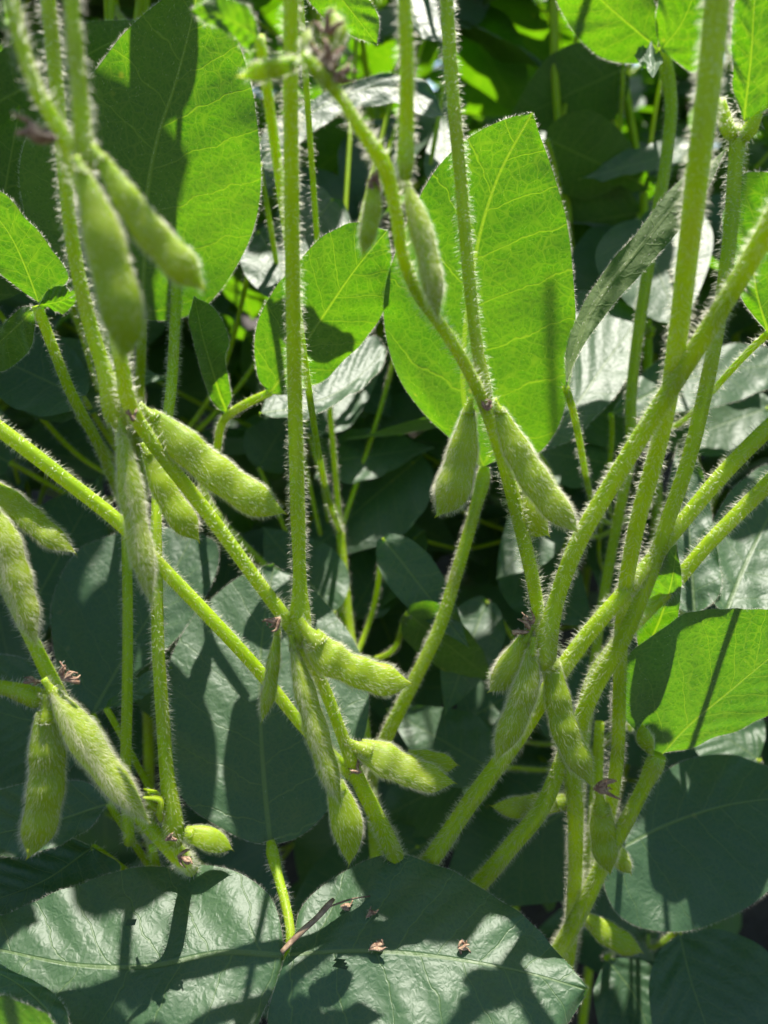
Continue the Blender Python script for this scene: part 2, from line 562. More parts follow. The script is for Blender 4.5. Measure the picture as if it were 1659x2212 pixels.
def leaf_blade(parent, mid, left, right, d0, n, root, cup=.10, wave=1.0, seed=0, name='leaflet', ns=56, nt=22, hair=True, bend=0.,
               label=None, holes=(), twist=0., edge_roll=(0, 0), roll_at=.5, sunny=0):
    """a leaf blade: midrib and both margins traced in the photo, laid on a tilted plane at its own distance, then cupped and rippled.
    n points out of the upper face."""
    n = unit(np.array(n, float))
    r_ = np.random.default_rng(seed + 11)
    p0 = P(*mid[0], d0)
    def lay(uv):
        uv = np.asarray(uv, float)
        r = FWD + RIGHT * ((uv[..., :1] - 829.5) / FPX) + UP * ((1106 - uv[..., 1:2]) / FPX)
        d = ((p0 - CAM) @ n) / (r @ n)
        return CAM + r * d[..., None]
    S = ns + 1
    m2 = spline(mid, S)
    l2 = spline([mid[0]] + list(left) + [mid[-1]], S)
    r2 = spline([mid[0]] + list(right) + [mid[-1]], S)
    s = np.linspace(0, 1, S)
    m3, l3, r3 = lay(m2), lay(l2), lay(r2)
    tt = np.linspace(-1, 1, 2 * nt + 1)
    V = np.empty((S, 2 * nt + 1, 3))
    Lm = np.sqrt(((m3[1:] - m3[:-1]) ** 2).sum(1)).sum()
    amp = .0009 * wave
    ph = r_.uniform(0, 6.28, 8)
    vein = np.empty((S, 2 * nt + 1, 2))
    for j, t in enumerate(tt):
        e = l3 if t < 0 else r3
        a = abs(t)
        base = m3 + (e - m3) * a
        hw = np.sqrt(((e - m3) ** 2).sum(1))
        k = 0 if t < 0 else 1
        z = cup * hw * (a ** 1.8)
        z = z + edge_roll[k] * hw * np.clip((a - .6) / .4, 0, 1) ** 2 * np.clip(1 - np.abs((s - roll_at) / .2) ** 2, 0, 1)
        z = z + bend * Lm * s ** 2 + twist * hw * t * s
        z = z + amp * a * (np.sin(9 * s + ph[0] + (2 if t < 0 else 0)) + .7 * np.sin(17 * s + ph[1] + t * 3) + .5 * np.sin(31 * s + ph[2] + t * 5) * a)
        z = z + amp * .26 * np.sin(44 * (s - .85 * a * hw / Lm) + ph[3] + (1.3 if t < 0 else 0)) * np.clip(a * 3, 0, 1) * np.clip((1 - s) * 6, 0, 1)
        V[:, j] = base + n * z[:, None]
        jag = 0
        vein[:, j, 0] = np.sign(t) * a * hw / Lm
        vein[:, j, 1] = s
    e1 = unit(m3[-1] - m3[0])
    e2 = np.cross(n, e1)
    q = V - p0
    flat = np.stack([q @ e2 + seed * .37, q @ e1 + seed * .21], -1)
    W = 2 * nt + 1
    i, j = np.meshgrid(np.arange(ns), np.arange(W - 1), indexing='ij')
    a = i * W + j
    F = np.stack([a, a + 1, a + W + 1, a + W], -1).reshape(-1, 4)
    c0 = V[ns // 2, nt]
    fn = np.cross(V[ns // 2, nt + 1] - c0, V[ns // 2 + 1, nt] - c0)
    if fn @ n < 0:
        F = F[:, ::-1]
    if holes:
        cu = np.array([project(x)[:2] for x in V.reshape(-1, 3)[F].mean(1)])
        keep = np.ones(len(F), bool)
        for (hu, hv, hr) in holes:
            dxy = np.abs(cu - np.array([hu, hv]))
            keep &= ~((dxy[:, 0] < hr) & (dxy[:, 1] < hr * .75))
        F = F[keep]
    g = Geo()
    g.add(V.reshape(-1, 3), [F], 0, flat.reshape(-1, 2), vein.reshape(-1, 2))
    if hair:
        for edge, inner in ((V[:, 0], V[:, 1]), (V[:, -1], V[:, -2])):
            ln = np.sqrt(((edge[1:] - edge[:-1]) ** 2).sum(1))
            m = int(ln.sum() * 1000 * 7)
            pr = ln / ln.sum()
            i0 = rng.choice(ns, m, p=pr)
            f = rng.uniform(0, 1, m)[:, None]
            base = edge[i0] * (1 - f) + edge[i0 + 1] * f
            out = unit(edge[i0] - inner[i0] + 1e-9)
            tn = unit(edge[i0 + 1] - edge[i0])
            add_hairs(g, base, out, tn, .0011, .00005, lean=.5, spread=.45)
        # short hairs on the lower face and along its veins
        m = int(hair_count(V) )
        ii, jj = rng.integers(0, ns, m), rng.integers(0, W - 1, m)
        on = rng.uniform(0, 1, m) < .25
        jj = np.where(on, nt, jj)
        b = V[ii, jj] + (V[ii + 1, jj] - V[ii, jj]) * rng.uniform(0, 1, (m, 1)) + np.where(on, 0, 1)[:, None] * (V[ii, jj + 1] - V[ii, jj]) * rng.uniform(0, 1, (m, 1))
        add_hairs(g, b, np.tile(-n, (m, 1)), unit(V[ii + 1, jj] - V[ii, jj]), .0008, .00004, lean=.7, spread=.4)
    if sunny:
        for a_, b_ in ((.2, 0), (.4, -.5), (.4, .5), (.6, 0), (.6, -.5), (.6, .5), (.82, 0)):
            LIT.append((V[int(a_ * ns), int(round(nt + b_ * nt))], sunny))
    o = g.build(name, [M_LEAF, M_HAIR], parent, root)
    if label:
        o['label'] = label
    return o


def hair_count(V):
    a = np.linalg.norm(V[-1, V.shape[1] // 2] - V[0, V.shape[1] // 2]) * np.linalg.norm(V[V.shape[0] // 2, -1] - V[V.shape[0] // 2, 0])
    return a * .7e6 * .35


def oval(u, v, ln, wd, ang, pow_=1.0, skew=0.):
    """midrib and margins of a plain ovate leaf: base at (u, v), pointing along ang (degrees, 0 = right, 90 = up)"""
    ca, sa = math.cos(R(ang)), -math.sin(R(ang))
    f = lambda a, b: (u + ca * a * ln - sa * b * wd, v + sa * a * ln + ca * b * wd)
    prof = [(.0, .10), (.05, .26), (.16, .43), (.30, .50), (.45, .48), (.60, .40), (.75, .28), (.88, .145), (.95, .06)]
    mid = [f(a, .06 * math.sin(a * 3) * skew) for a in (0, .25, .5, .75, 1)]
    l = [f(a - .02, -b) for a, b in prof]
    r = [f(a - .02, b) for a, b in prof]
    return mid, l, r


# ------------------------------------------------------------------ things
def thing(name, loc, label, cat, group=None):
    o = bpy.data.objects.new(name, None)
    COL.objects.link(o)
    o.empty_display_size = .02
    o.location = loc
    o['label'] = label
    o['category'] = cat
    if group:
        o['group'] = group
    return o


def plant(x, y, label, group=None):
    o = thing('soybean_plant', (x, y, 0), label, 'soybean plant', group)
    return o, np.array([x, y, 0.0])


# ---- shared blades for leaves that were not traced one by one (copies share these)
def generic_blade(seed, droop, cupv):
    r_ = np.random.default_rng(seed)
    ns, nt = 26, 9
    s = np.linspace(0, 1, ns + 1)
    prof = np.interp(s, [0, .04, .12, .25, .4, .55, .7, .85, .95, 1], [0.0, .17, .28, .355, .37, .33, .25, .14, .05, 0.0])
    tt = np.linspace(-1, 1, 2 * nt + 1)
    V = np.empty((ns + 1, 2 * nt + 1, 3))
    ve = np.empty((ns + 1, 2 * nt + 1, 2))
    ph = r_.uniform(0, 6.28, 5)
    asym = r_.uniform(.9, 1.1)
    for j, t in enumerate(tt):
        hw = prof * (asym if t < 0 else 2 - asym)
        a = abs(t)
        back = -.07 * a * np.exp(-s * 9) * 1.2
        V[:, j, 0] = hw * t
        V[:, j, 1] = s + back + .02 * np.sin(4 * s + ph[4])
        V[:, j, 2] = cupv * hw * a ** 1.7 - droop * s ** 2 + .018 * a * np.sin(9 * s + ph[0] + t) + .010 * a * np.sin(19 * s + ph[1] + 2 * t) + .003 * np.sin(44 * (s - .8 * a * hw) + ph[2]) * min(1, a * 3)
        ve[:, j, 0] = hw * t
        ve[:, j, 1] = s
    W = 2 * nt + 1
    i, j = np.meshgrid(np.arange(ns), np.arange(W - 1), indexing='ij')
    a = i * W + j
    F = np.stack([a, a + 1, a + W + 1, a + W], -1).reshape(-1, 4)
    g = Geo()
    g.add(V.reshape(-1, 3), [F], 0, (V[..., :2] * .09 + seed * .31).reshape(-1, 2), ve.reshape(-1, 2))
    o = g.build('leaflet', [M_LEAF, M_HAIR])
    me = o.data
    bpy.data.objects.remove(o)
    return me


GEN = [generic_blade(100 + i, dr, cu) for i, (dr, cu) in enumerate([(.10, .25), (.25, .15), (.05, -.15), (.35, .35), (.18, .05), (.0, .3)])]

def lit(u, v, d, r=.012):
    LIT.append((P(u, v, d), r))


def blocks_lit(c, r):
    for p, cl in LIT:
        q = c - p
        t = q @ SUN
        if t > .01 and np.linalg.norm(q - SUN * t) < r + cl:
            return True
    return False


def leaf_blocks(b, al, sz):
    return any(blocks_lit(b + al * sz * f, sz * g) for f, g in ((.1, .25), (.35, .38), (.6, .32), (.85, .18)))


def in_view_near(c, r, dmin):
    u, v, d = project(c)
    if d <= 0.02:
        return np.linalg.norm(c - CAM) < .12
    pad = r / d * FPX
    if -pad < u < 1659 + pad and -pad < v < 2212 + pad and d < dmin:
        return True
    return np.linalg.norm(c - CAM) < .12


def place_leaflet(parent, root, base, along, normal, size, me, name='leaflet'):
    y = unit(along)
    z = unit(normal - y * (normal @ y))
    x = np.cross(y, z)
    o = bpy.data.objects.new(name, me)
    COL.objects.link(o)
    o.parent = parent
    M = Matrix(((x[0], y[0], z[0], base[0] - root[0]), (x[1], y[1], z[1], base[1] - root[1]), (x[2], y[2], z[2], base[2] - root[2]), (0, 0, 0, 1)))
    o.matrix_local = M @ Matrix.Diagonal((size, size, size, 1))
    return o


def trifoliate(pl, root, frm, end, size, hang=.35, dmin=.36, rr=random, check=True, r0=.0016, force=False):
    """a leaf stalk from frm to end with three leaflets; skipped when it would stand in a sunlit gap or in front of the pods"""
    frm, end = np.asarray(frm, float), np.asarray(end, float)
    h = end - frm
    hz = unit(np.array([h[0], h[1], 0]) + 1e-6)
    sd = np.array([-hz[1], hz[0], 0])
    tip = end + unit(hz * .9 + np.array([0, 0, -.1])) * .022
    specs = []
    for (b, al, k) in ((tip, hz, 1.08), (end, sd * .93 + hz * .25, 1.0), (end, -sd * .93 + hz * .25, 1.0)):
        dr = rr.uniform(-.1, hang) + .1
        al = unit(al + np.array([0, 0, -dr]) + np.array([rr.uniform(-.2, .2) for _ in range(3)]))
        nm = np.array([rr.uniform(-.3, .3), rr.uniform(-.3, .3), 1.0])
        sz = size * k * rr.uniform(.88, 1.12)
        specs.append((b, al, nm, sz))
    if check:
        keep = []
        for sp in specs:
            ctr = sp[0] + sp[1] * sp[3] * .45
            if not in_view_near(ctr, sp[3] * .5, dmin) and (force or not leaf_blocks(sp[0], sp[1], sp[3])):
                keep.append(sp)
        if not keep:
            return None
        for t in (0, .15, .3, .45, .6, .7, .8, .9, 1.0):
            if in_view_near(frm + h * t - np.array([0, 0, .03 * t * (1 - t) * 4]), .01, dmin - .04) or in_view_near(frm + h * t, .01, dmin - .04):
                return None
        specs = keep
    g = Geo()
    mid = frm * .5 + end * .5 + np.array([0, 0, -.10 * np.linalg.norm(h)]) * rr.uniform(-.2, 1)
    pts = [(*frm, r0 * 1.3), (*(frm * .8 + mid * .2), r0), (*mid, r0 * .9), (*(end * .9 + mid * .1), r0 * .85), (*end, r0 * .95)]
    tube_geo(g, pts, segs=7, step=.012)
    if any(sp[0] is tip for sp in specs):
        tube_geo(g, [(*end, r0 * .8), (*(end * .5 + tip * .5), r0 * .7), (*tip, r0 * .8)], segs=7, step=.01)
    o = g.build('leaf_stalk', [M_STEM, M_HAIR], pl, root)
    for (b, al, nm, sz) in specs:
        place_leaflet(o, root, b, al, nm, sz, GEN[rr.randrange(len(GEN))])
    return o


#PARTS_BELOW
# ------------------------------------------------------------------ sunlit places in the photo (nothing is grown in their light)
for (u, v, d, r) in [
    (1000, 700, .255, .02), (1100, 560, .25, .02), (950, 600, .255, .018), (1120, 800, .26, .02), (1050, 460, .245, .012), (1180, 700, .255, .015), (900, 740, .26, .015),
    (460, 380, .26, .018), (500, 260, .255, .015), (400, 460, .26, .015), (460, 490, .265, .012),
    (620, 780, .265, .015), (700, 650, .26, .02), (760, 560, .255, .015), (1500, 1450, .248, .02), (1580, 1400, .242, .02), (1620, 1490, .245, .02), (1440, 1570, .256, .015), (1640, 1380, .24, .02),
    (200, 2110, .215, .012), (330, 2080, .22, .012), (450, 2010, .23, .010), (420, 2140, .21, .012), (110, 2140, .21, .012),
    (800, 2000, .23, .010), (900, 2060, .22, .010), (760, 2140, .21, .010), (1170, 2140, .215, .010), (1080, 2010, .23, .008),
    (1310, 720, .326, .02), (1260, 800, .31, .015), (1360, 700, .335, .012), (1590, 810, .352, .02), (1500, 800, .35, .015), (700, 850, .297, .012), (1310, 70, .26, .02), (1480, 60, .26, .015), (1625, 120, .19, .015), (780, 40, .24, .015),
    (640, 800, .193, .01), (635, 500, .18, .01), (880, 200, .148, .008), (975, 200, .184, .008), (1520, 200, .15, .008), (165, 220, .131, .006), (115, 150, .16, .006),
    (660, 1050, .2, .008), (400, 1060, .195, .008), (450, 1010, .195, .01), (220, 1640, .2, .01), (350, 1500, .21, .008), (850, 1650, .225, .01),
    (1560, 1000, .213, .01), (1560, 1140, .22, .01), (1330, 1100, .19, .01), (1230, 1200, .206, .01), (1100, 1080, .203, .01), (1150, 1000, .2, .008),
    (430, 590, .135, .006), (790, 280, .147, .008), (910, 560, .163, .008), (720, 1540, .212, .008), (500, 1370, .217, .006),
    (60, 580, .22, .015), (440, 780, .3, .012), (610, 1560, .255, .008), (690, 1640, .25, .008), (1640, 1170, .26, .012), (1500, 1200, .26, .008)]:
    lit(u, v, d, r)

for _ in range(26):
    lit(random.uniform(560, 1600), random.uniform(0, 420), random.uniform(.5, 1.3), .016)
for a in [(930, 30, .36, .03), (950, 370, .36, .02), (1500, 315, .4, .015), (1640, 1180, .27, .02), (760, 2140, .213, .012), (850, 2100, .215, .012), (900, 2200, .205, .01)]:
    lit(*a)


def W(x, y, z, w):
    return (x, y, z, w / 2000)


def stalk(pl, root, pts, hair=1.5, hlen=.0015, end=None, size=.085, leaves=True, label=None, segs=12, ridge=.06, name='leaf_stalk'):
    pts = list(pts)
    if end is not None:
        a, b = np.array(pts[-2][:3]), np.array(pts[-1][:3])
        e = np.array(end, float)
        m = b + unit(b - a) * np.linalg.norm(e - b) * .45
        m = m * .6 + (b + e) * .2
        pts += [(*m, pts[-1][3]), (*e, pts[-1][3] * .8)]
    o = stem(name, pl, pts, hair, hlen, root, label, segs, ridge)
    if end is not None and leaves:
        e = np.array(end, float)
        b = np.array(pts[-2][:3])
        h = e - b
        hz = unit(np.array([h[0], h[1], 0]) + np.array([1e-4, 1e-4, 0]))
        sd = np.array([-hz[1], hz[0], 0])
        tip = e + hz * .02
        for (bb, al, kk) in ((tip, hz, 1.05), (e, sd + hz * .3, 1), (e, -sd + hz * .3, 1)):
            al = unit(al + np.array([0, 0, -random.uniform(0, .4)]))
            sz = size * kk * random.uniform(.9, 1.1)
            ctr = bb + al * sz * .45
            if in_view_near(ctr, sz * .45, .5) or leaf_blocks(bb, al, sz):
                continue
            place_leaflet(o, root, bb, al, [random.uniform(-.3, .3), random.uniform(-.3, .3), 1], sz, random.choice(GEN))
    return o


def ground_end(u, v, d, w, sx=0, sy=0):
    p = P(u, v, d)
    return [(p[0] + sx * .4, p[1] + sy * .4, p[2] * .6, w / 2000), (p[0] + sx, p[1] + sy, -.01, w / 1800)], (p[0] + sx, p[1] + sy)


# ================================================================== plant A: the long zigzag stem from the upper left to the lower middle
tail, (ax, ay) = ground_end(895, 1990, .278, 5.5, .01, .04)
PA, RA = plant(ax, ay, 'tall zigzag soybean plant from upper left to lower middle, hung with downy pods')
stem('stem', PA, [X(*a) for a in [
    (0, -120, .122, 32), (20, -20, .125, 34), (45, 90, .127, 34), (78, 190, .129, 35), (130, 285, .132, 36), (162, 345, .135, 46), (188, 430, .141, 40),
    (225, 580, .153, 38), (262, 780, .173, 36), (287, 890, .186, 37), (322, 945, .190, 34), (450, 1110, .2, 34),
    (560, 1260, .207, 33), (612, 1330, .21, 35), (652, 1390, .212, 34), (702, 1490, .217, 30), (740, 1590, .221, 30),
    (775, 1685, .225, 36), (815, 1765, .23, 40), (850, 1840, .242, 44), (880, 1930, .268, 44)]] + tail, hair=1.7, root=RA)
stalk(PA, RA, [X(*a) for a in [(187, 372, .134, 34), (184, 335, .133, 50), (178, 260, .132, 43), (165, 120, .130, 39), (152, -40, .128, 37), (146, -150, .126, 36)]], hair=1.6, end=(-.09, .17, .72))
stalk(PA, RA, [X(*a) for a in [(262, 925, .187, 30), (250, 895, .187, 60), (240, 845, .185, 56), (226, 800, .1835, 40), (203, 730, .181, 38), (175, 620, .177, 36), (152, 490, .172, 34), (140, 380, .168, 34),
                               (127, 240, .163, 34), (112, 80, .158, 36), (100, -40, .155, 37), (92, -150, .152, 38)]], hair=1.7, end=(-.17, .26, .80))
stalk(PA, RA, [X(*a) for a in [(646, 1398, .2105, 36), (647, 1375, .211, 58), (648, 1335, .2105, 56), (648, 1285, .2095, 40), (643, 1100, .204, 38), (638, 900, .198, 37), (634, 700, .188, 37), (630, 400, .172, 38), (628, 150, .158, 38),
                               (629, -40, .15, 39), (630, -150, .146, 39)]], hair=1.7, hlen=.0016, end=(-.02, .24, .83))
stalk(PA, RA, [X(*a) for a in [(775, 1690, .2275, 30), (740, 1655, .2255, 32), (660, 1575, .222, 30), (560, 1450, .219, 33), (450, 1330, .215, 35), (340, 1215, .211, 36), (270, 1140, .208, 37), (140, 1035, .203, 38),
                               (0, 927, .198, 40), (-80, 870, .195, 40), (-200, 780, .19, 40)]], hair=1.6, ridge=.12, end=(-.26, .22, .60))
stalk(PA, RA, [X(*a) for a in [(885, 1910, .264, 40), (935, 1850, .248, 43), (1010, 1740, .238, 42), (1120, 1590, .23, 41), (1200, 1465, .225, 41), (1290, 1345, .221, 39), (1370, 1255, .219, 37), (1455, 1150, .217, 36),
                               (1560, 1025, .213, 38), (1659, 925, .208, 40), (1760, 840, .204, 40)]], hair=1.9, hlen=.0017, end=(.27, .22, .63))
BSTK = stalk(PA, RA, [X(*a) for a in [(960, 1985, .268, 40), (1055, 1886, .257, 40), (1105, 1825, .251, 40), (1164, 1755, .246, 39), (1215, 1640, .241, 38), (1248, 1566, .237, 38), (1290, 1475, .231, 38), (1340, 1390, .226, 38), (1395, 1262, .22, 37),
                               (1440, 1130, .215, 36), (1490, 980, .209, 36), (1527, 825, .204, 35), (1552, 690, .2, 34), (1577, 500, .196, 34), (1590, 330, .193, 36), (1594, 290, .192, 40)]], hair=1.8, hlen=.0017, ridge=.10)
# pods of plant A
pod(PA, [(214, 335, 30), (270, 425, 66), (318, 495, 80), (368, 550, 84), (410, 595, 76), (438, 622, 44)], (.131, .140), RA, roll=.25, hair=3.0, hlen=.0013)
pod(PA, [(174, 362, 30), (208, 460, 78), (240, 580, 100), (262, 670, 98), (270, 735, 74), (264, 780, 24)], (.128, .134), RA, roll=.2, hair=3.0, hlen=.0014, seeds=2)
pod(PA, [(322, 893, 36), (372, 940, 74), (445, 1005, 84), (520, 1060, 82), (580, 1095, 70), (612, 1106, 40)], (.192, .197), RA, roll=.15, seeds=3)
pod(PA, [(262, 925, 28), (278, 1030, 58), (296, 1140, 62), (313, 1230, 52), (326, 1305, 20)], (.183, .187), RA, roll=1.35, hair=5.5, hlen=.0018, seeds=2)
pod(PA, [(316, 975, 26), (348, 1045, 58), (380, 1100, 66), (408, 1140, 62), (428, 1165, 34)], (.2, .203), RA, roll=.3, seeds=2)
pod(PA, [(600, 1362, 20), (591, 1430, 38), (582, 1490, 42), (573, 1530, 34), (566, 1558, 12)], (.207, .207), RA, roll=.8, seeds=2, hair=5, label='thin young pod, grey with down')
pod(PA, [(632, 1392, 26), (655, 1480, 52), (684, 1580, 60), (712, 1670, 50), (738, 1740, 16)], (.207, .209), RA, roll=1.2, seeds=3, hair=5, hlen=.0017)
pod(PA, [(670, 1372, 54), (705, 1416, 84), (755, 1444, 74), (805, 1462, 78), (855, 1474, 66), (884, 1476, 40)], (.207, .208), RA, roll=.1, seeds=3, hlen=.0017)
pod(PA, [(776, 1615, 48), (818, 1635, 80), (870, 1660, 74), (930, 1682, 66), (980, 1690, 26)], (.222, .226), RA, roll=.3, seeds=3, hlen=.0017)
pod(PA, [(880, 1636, 40), (935, 1645, 48), (965, 1650, 40), (988, 1652, 16)], (.238, .24), RA, roll=.1, seeds=2)
pod(PA, [(722, 1690, 44), (740, 1745, 70), (752, 1795, 72), (756, 1840, 42), (754, 1868, 12)], (.214, .216), RA, roll=.15, seeds=1)
withered(PA, 118, 300, .1305, 74, RA, ang=3.25, label='pinkish brown withered flower')
withered(PA, 290, 905, .182, 26, RA, ang=4.2)
withered(PA, 604, 1335, .207, 34, RA, ang=2.3)
withered(PA, 780, 1668, .221, 26, RA, ang=3.0)
withered(PA, 640, 1420, .2075, 14, RA, ang=1.2)

# ================================================================== plant B: the stem down the middle
tail, (bx, by) = ground_end(1210, 2180, .30, 5.5, 0, .03)
PB, RB = plant(bx, by, 'soybean plant in the middle with dried flowers at its top and paired pods below')
stem('stem', PB, [X(*a) for a in [
    (655, 118, .134, 22), (700, 168, .138, 36), (732, 205, .141, 28), (775, 275, .146, 32), (830, 358, .154, 40), (852, 440, .16, 34), (872, 560, .17, 31), (905, 640, .178, 30),
    (950, 700, .184, 30), (1000, 780, .19, 30), (1045, 870, .197, 34), (1085, 990, .203, 34), (1120, 1120, .208, 37), (1150, 1250, .212, 34), (1166, 1340, .216, 32),
    (1185, 1450, .222, 34), (1212, 1580, .234, 36), (1238, 1700, .246, 42), (1244, 1850, .262, 36), (1236, 2000, .278, 34), (1215, 2150, .295, 34)]] + tail, hair=1.9, root=RB)
stalk(PB, RB, [X(*a) for a in [(876, 388, .1555, 26), (876, 355, .155, 42), (877, 310, .1545, 40), (879, 150, .147, 36), (873, -40, .14, 33), (870, -150, .136, 33)]], hair=1.8, end=(.02, .2, .80))
stalk(PB, RB, [X(*a) for a in [(1052, 890, .1985, 28), (1046, 840, .197, 36), (1035, 780, .1965, 31), (1011, 580, .193, 31), (996, 400, .189, 31), (976, 180, .184, 33), (962, -40, .18, 33), (955, -150, .178, 33)]], hair=1.9, end=(.05, .30, .85), ridge=.1)
stalk(PB, RB, [X(*a) for a in [(1170, 1448, .213, 30), (1174, 1425, .213, 58), (1180, 1380, .2125, 56), (1196, 1315, .211, 42), (1240, 1190, .206, 42), (1330, 1030, .198, 43), (1430, 868, .187, 44), (1530, 710, .174, 46), (1620, 562, .162, 48),
                               (1700, 420, .15, 50), (1770, 300, .143, 50)]], hair=1.9, hlen=.0016, end=(.16, .21, .72))
stalk(PB, RB, [X(*a) for a in [(1244, 1690, .2475, 30), (1252, 1590, .243, 32), (1282, 1462, .238, 32), (1330, 1392, .234, 32), (1400, 1318, .229, 32), (1455, 1262, .227, 33), (1520, 1185, .224, 34), (1600, 1103, .221, 36), (1659, 1045, .218, 38), (1760, 950, .214, 38)]],
      hair=1.9, hlen=.0017, end=(.30, .26, .56))
pod(PB, [(640, 135, 30), (600, 146, 44), (560, 155, 44), (522, 165, 18)], (.137, .138), RB, roll=.4, seeds=2, hair=4, hlen=.0014, label='small grey downy pod')
pod(PB, [(712, 140, 26), (722, 100, 44), (728, 60, 44), (722, 25, 20)], (.139, .14), RB, roll=.3, seeds=1, hair=3.5)
pod(PB, [(690, 150, 24), (668, 110, 36), (662, 80, 30), (668, 60, 12)], (.139, .14), RB, roll=.3, seeds=1, hair=3.5)
withered(PB, 712, 150, .1375, 66, RB, ang=-1.7, label='dark brown withered flower')
withered(PB, 706, 70, .1375, 46, RB, ang=-1.4, label='dark brown withered flower')
withered(PB, 720, 165, .1375, 44, RB, ang=-.4)
pod(PB, [(806, 388, 22), (806, 435, 44), (798, 490, 48), (790, 525, 36), (784, 552, 12)], (.154, .156), RB, roll=.6, seeds=2, hair=5, hlen=.0013, label='short grey young pod')
pod(PB, [(876, 392, 22), (898, 460, 48), (920, 540, 56), (936, 620, 50), (946, 692, 14)], (.161, .166), RB, roll=1.2, seeds=2, hair=6, hlen=.0014)
withered(PB, 815, 372, .1535, 40, RB, ang=1.9)
pod(PB, [(1014, 882, 30), (1004, 950, 62), (992, 1010, 80), (970, 1075, 78), (946, 1112, 42)], (.199, .2), RB, roll=.1, seeds=2, hair=6, hlen=.0017)
pod(PB, [(1076, 882, 28), (1108, 955, 60), (1150, 1030, 72), (1198, 1095, 66), (1236, 1136, 40), (1248, 1150, 12)], (.198, .2), RB, roll=.2, seeds=3, hair=5.5, hlen=.0016)
pod(PB, [(1108, 1050, 40), (1138, 1100, 70), (1165, 1140, 58), (1184, 1155, 24)], (.208, .21), RB, roll=.1, seeds=1)
withered(PB, 1054, 885, .195, 28, RB, ang=-1.5)
pod(PB, [(1140, 1372, 34), (1115, 1420, 60), (1088, 1462, 62), (1060, 1492, 36)], (.213, .213), RB, roll=.2, seeds=1, hair=5, hlen=.0018)
pod(PB, [(1150, 1400, 30), (1140, 1470, 64), (1115, 1545, 72), (1090, 1600, 56), (1072, 1642, 18)], (.21, .211), RB, roll=.5, seeds=2, hair=5, hlen=.0019)
pod(PB, [(1192, 1425, 36), (1204, 1505, 62), (1225, 1590, 66), (1256, 1650, 58), (1280, 1700, 14)], (.221, .221), RB, roll=.25, seeds=3, hair=3, hlen=.0015)
withered(PB, 1146, 1362, .213, 40, RB, ang=-1.75)
pod(PB, [(1222, 1732, 40), (1165, 1738, 52), (1110, 1745, 48), (1064, 1742, 22)], (.252, .254), RB, roll=.2, seeds=2)
pod(PB, [(1296, 1735, 44), (1302, 1790, 60), (1308, 1845, 58), (1318, 1885, 22)], (.254, .256), RB, roll=.1, seeds=2)
pod(PB, [(1310, 1815, 30), (1335, 1850, 46), (1362, 1885, 22)], (.262, .264), RB, roll=.1, seeds=1)
pod(PB, [(1268, 1985, 34), (1305, 2012, 54), (1348, 2038, 52), (1386, 2056, 20)], (.278, .28), RB, roll=.1, seeds=2, hair=2.5, label='yellowing pod low on the plant')
withered(PB, 1285, 1705, .25, 46, RB, ang=.3, label='pale yellow withered flower')

# ================================================================== plant C: right hand stalks, sunlit leaf at the right edge
tail, (cx, cy) = ground_end(1200, 2160, .30, 5.5, .0, .02)
PC, RC = plant(cx, cy, 'soybean plant at the right with a thick blurred stalk and a glowing folded leaf')
stem('stem', PC, [X(*a) for a in [(1295, 1560, .285, 24), (1288, 1700, .288, 30), (1272, 1850, .29, 34), (1230, 2020, .295, 36), (1200, 2140, .30, 38)]] + tail, hair=1.0, root=RC)
stalk(PC, RC, [X(*a) for a in [(1280, 1900, .286, 28), (1306, 1800, .272, 30), (1334, 1620, .25, 32), (1338, 1480, .238, 32), (1343, 1350, .228, 34), (1360, 1210, .214, 37), (1386, 1090, .206, 39), (1412, 1000, .2, 40), (1440, 880, .19, 42), (1463, 730, .178, 46), (1484, 560, .168, 50), (1510, 340, .156, 55),
                               (1534, 150, .15, 58), (1552, -40, .145, 60), (1562, -150, .142, 60)]], hair=1.9, hlen=.0016, end=(.15, .2, .78))
LDS = stalk(PC, RC, [X(*a) for a in [(1160, 2130, .285, 36), (1212, 2042, .273, 37), (1255, 1965, .266, 37), (1305, 1860, .259, 36), (1355, 1768, .253, 35), (1395, 1690, .249, 34), (1415, 1648, .247, 44), (1424, 1632, .246, 34)]], hair=2.0, hlen=.0017, ridge=.1)
leaf_blade(LDS, [(1422, 1640), (1480, 1575), (1580, 1490), (1760, 1340)], [(1398, 1600), (1345, 1545), (1337, 1488), (1368, 1430), (1440, 1368), (1530, 1328), (1620, 1318), (1710, 1315)],
           [(1470, 1624), (1560, 1592), (1659, 1548), (1750, 1450)], .262, (-.15, .95, .28), RC, cup=.05, seed=1, sunny=.012)
blade_bud = pod(PC, [(1405, 1625, 20), (1396, 1605, 40), (1390, 1580, 30), (1388, 1565, 10)], (.246, .246), RC, roll=.5, seeds=1, hair=5)
SDS = stalk(PC, RC, [X(*a) for a in [(1250, 1780, 0.327, 20), (1272, 1520, 0.326, 22), (1305, 1280, 0.325, 23), (1332, 1130, 0.321, 24), (1360, 980, 0.315, 25), (1363, 850, 0.315, 25), (1388, 650, 0.310, 27), (1412, 500, 0.307, 28), (1440, 330, 0.305, 28),
                               (1448, 210, 0.305, 28), (1430, 120, 0.305, 26), (1424, 105, 0.305, 20)]], hair=1.4, ridge=.16)
leaf_blade(SDS, [(1420, 105), (1370, 62), (1310, 10), (1220, -90)], [(1408, 128), (1360, 138), (1310, 130), (1262, 95), (1222, 40), (1198, -20)], [(1424, 60), (1410, -10), (1350, -80)], .305, (0, .9, .43), RC, cup=.08, seed=2)
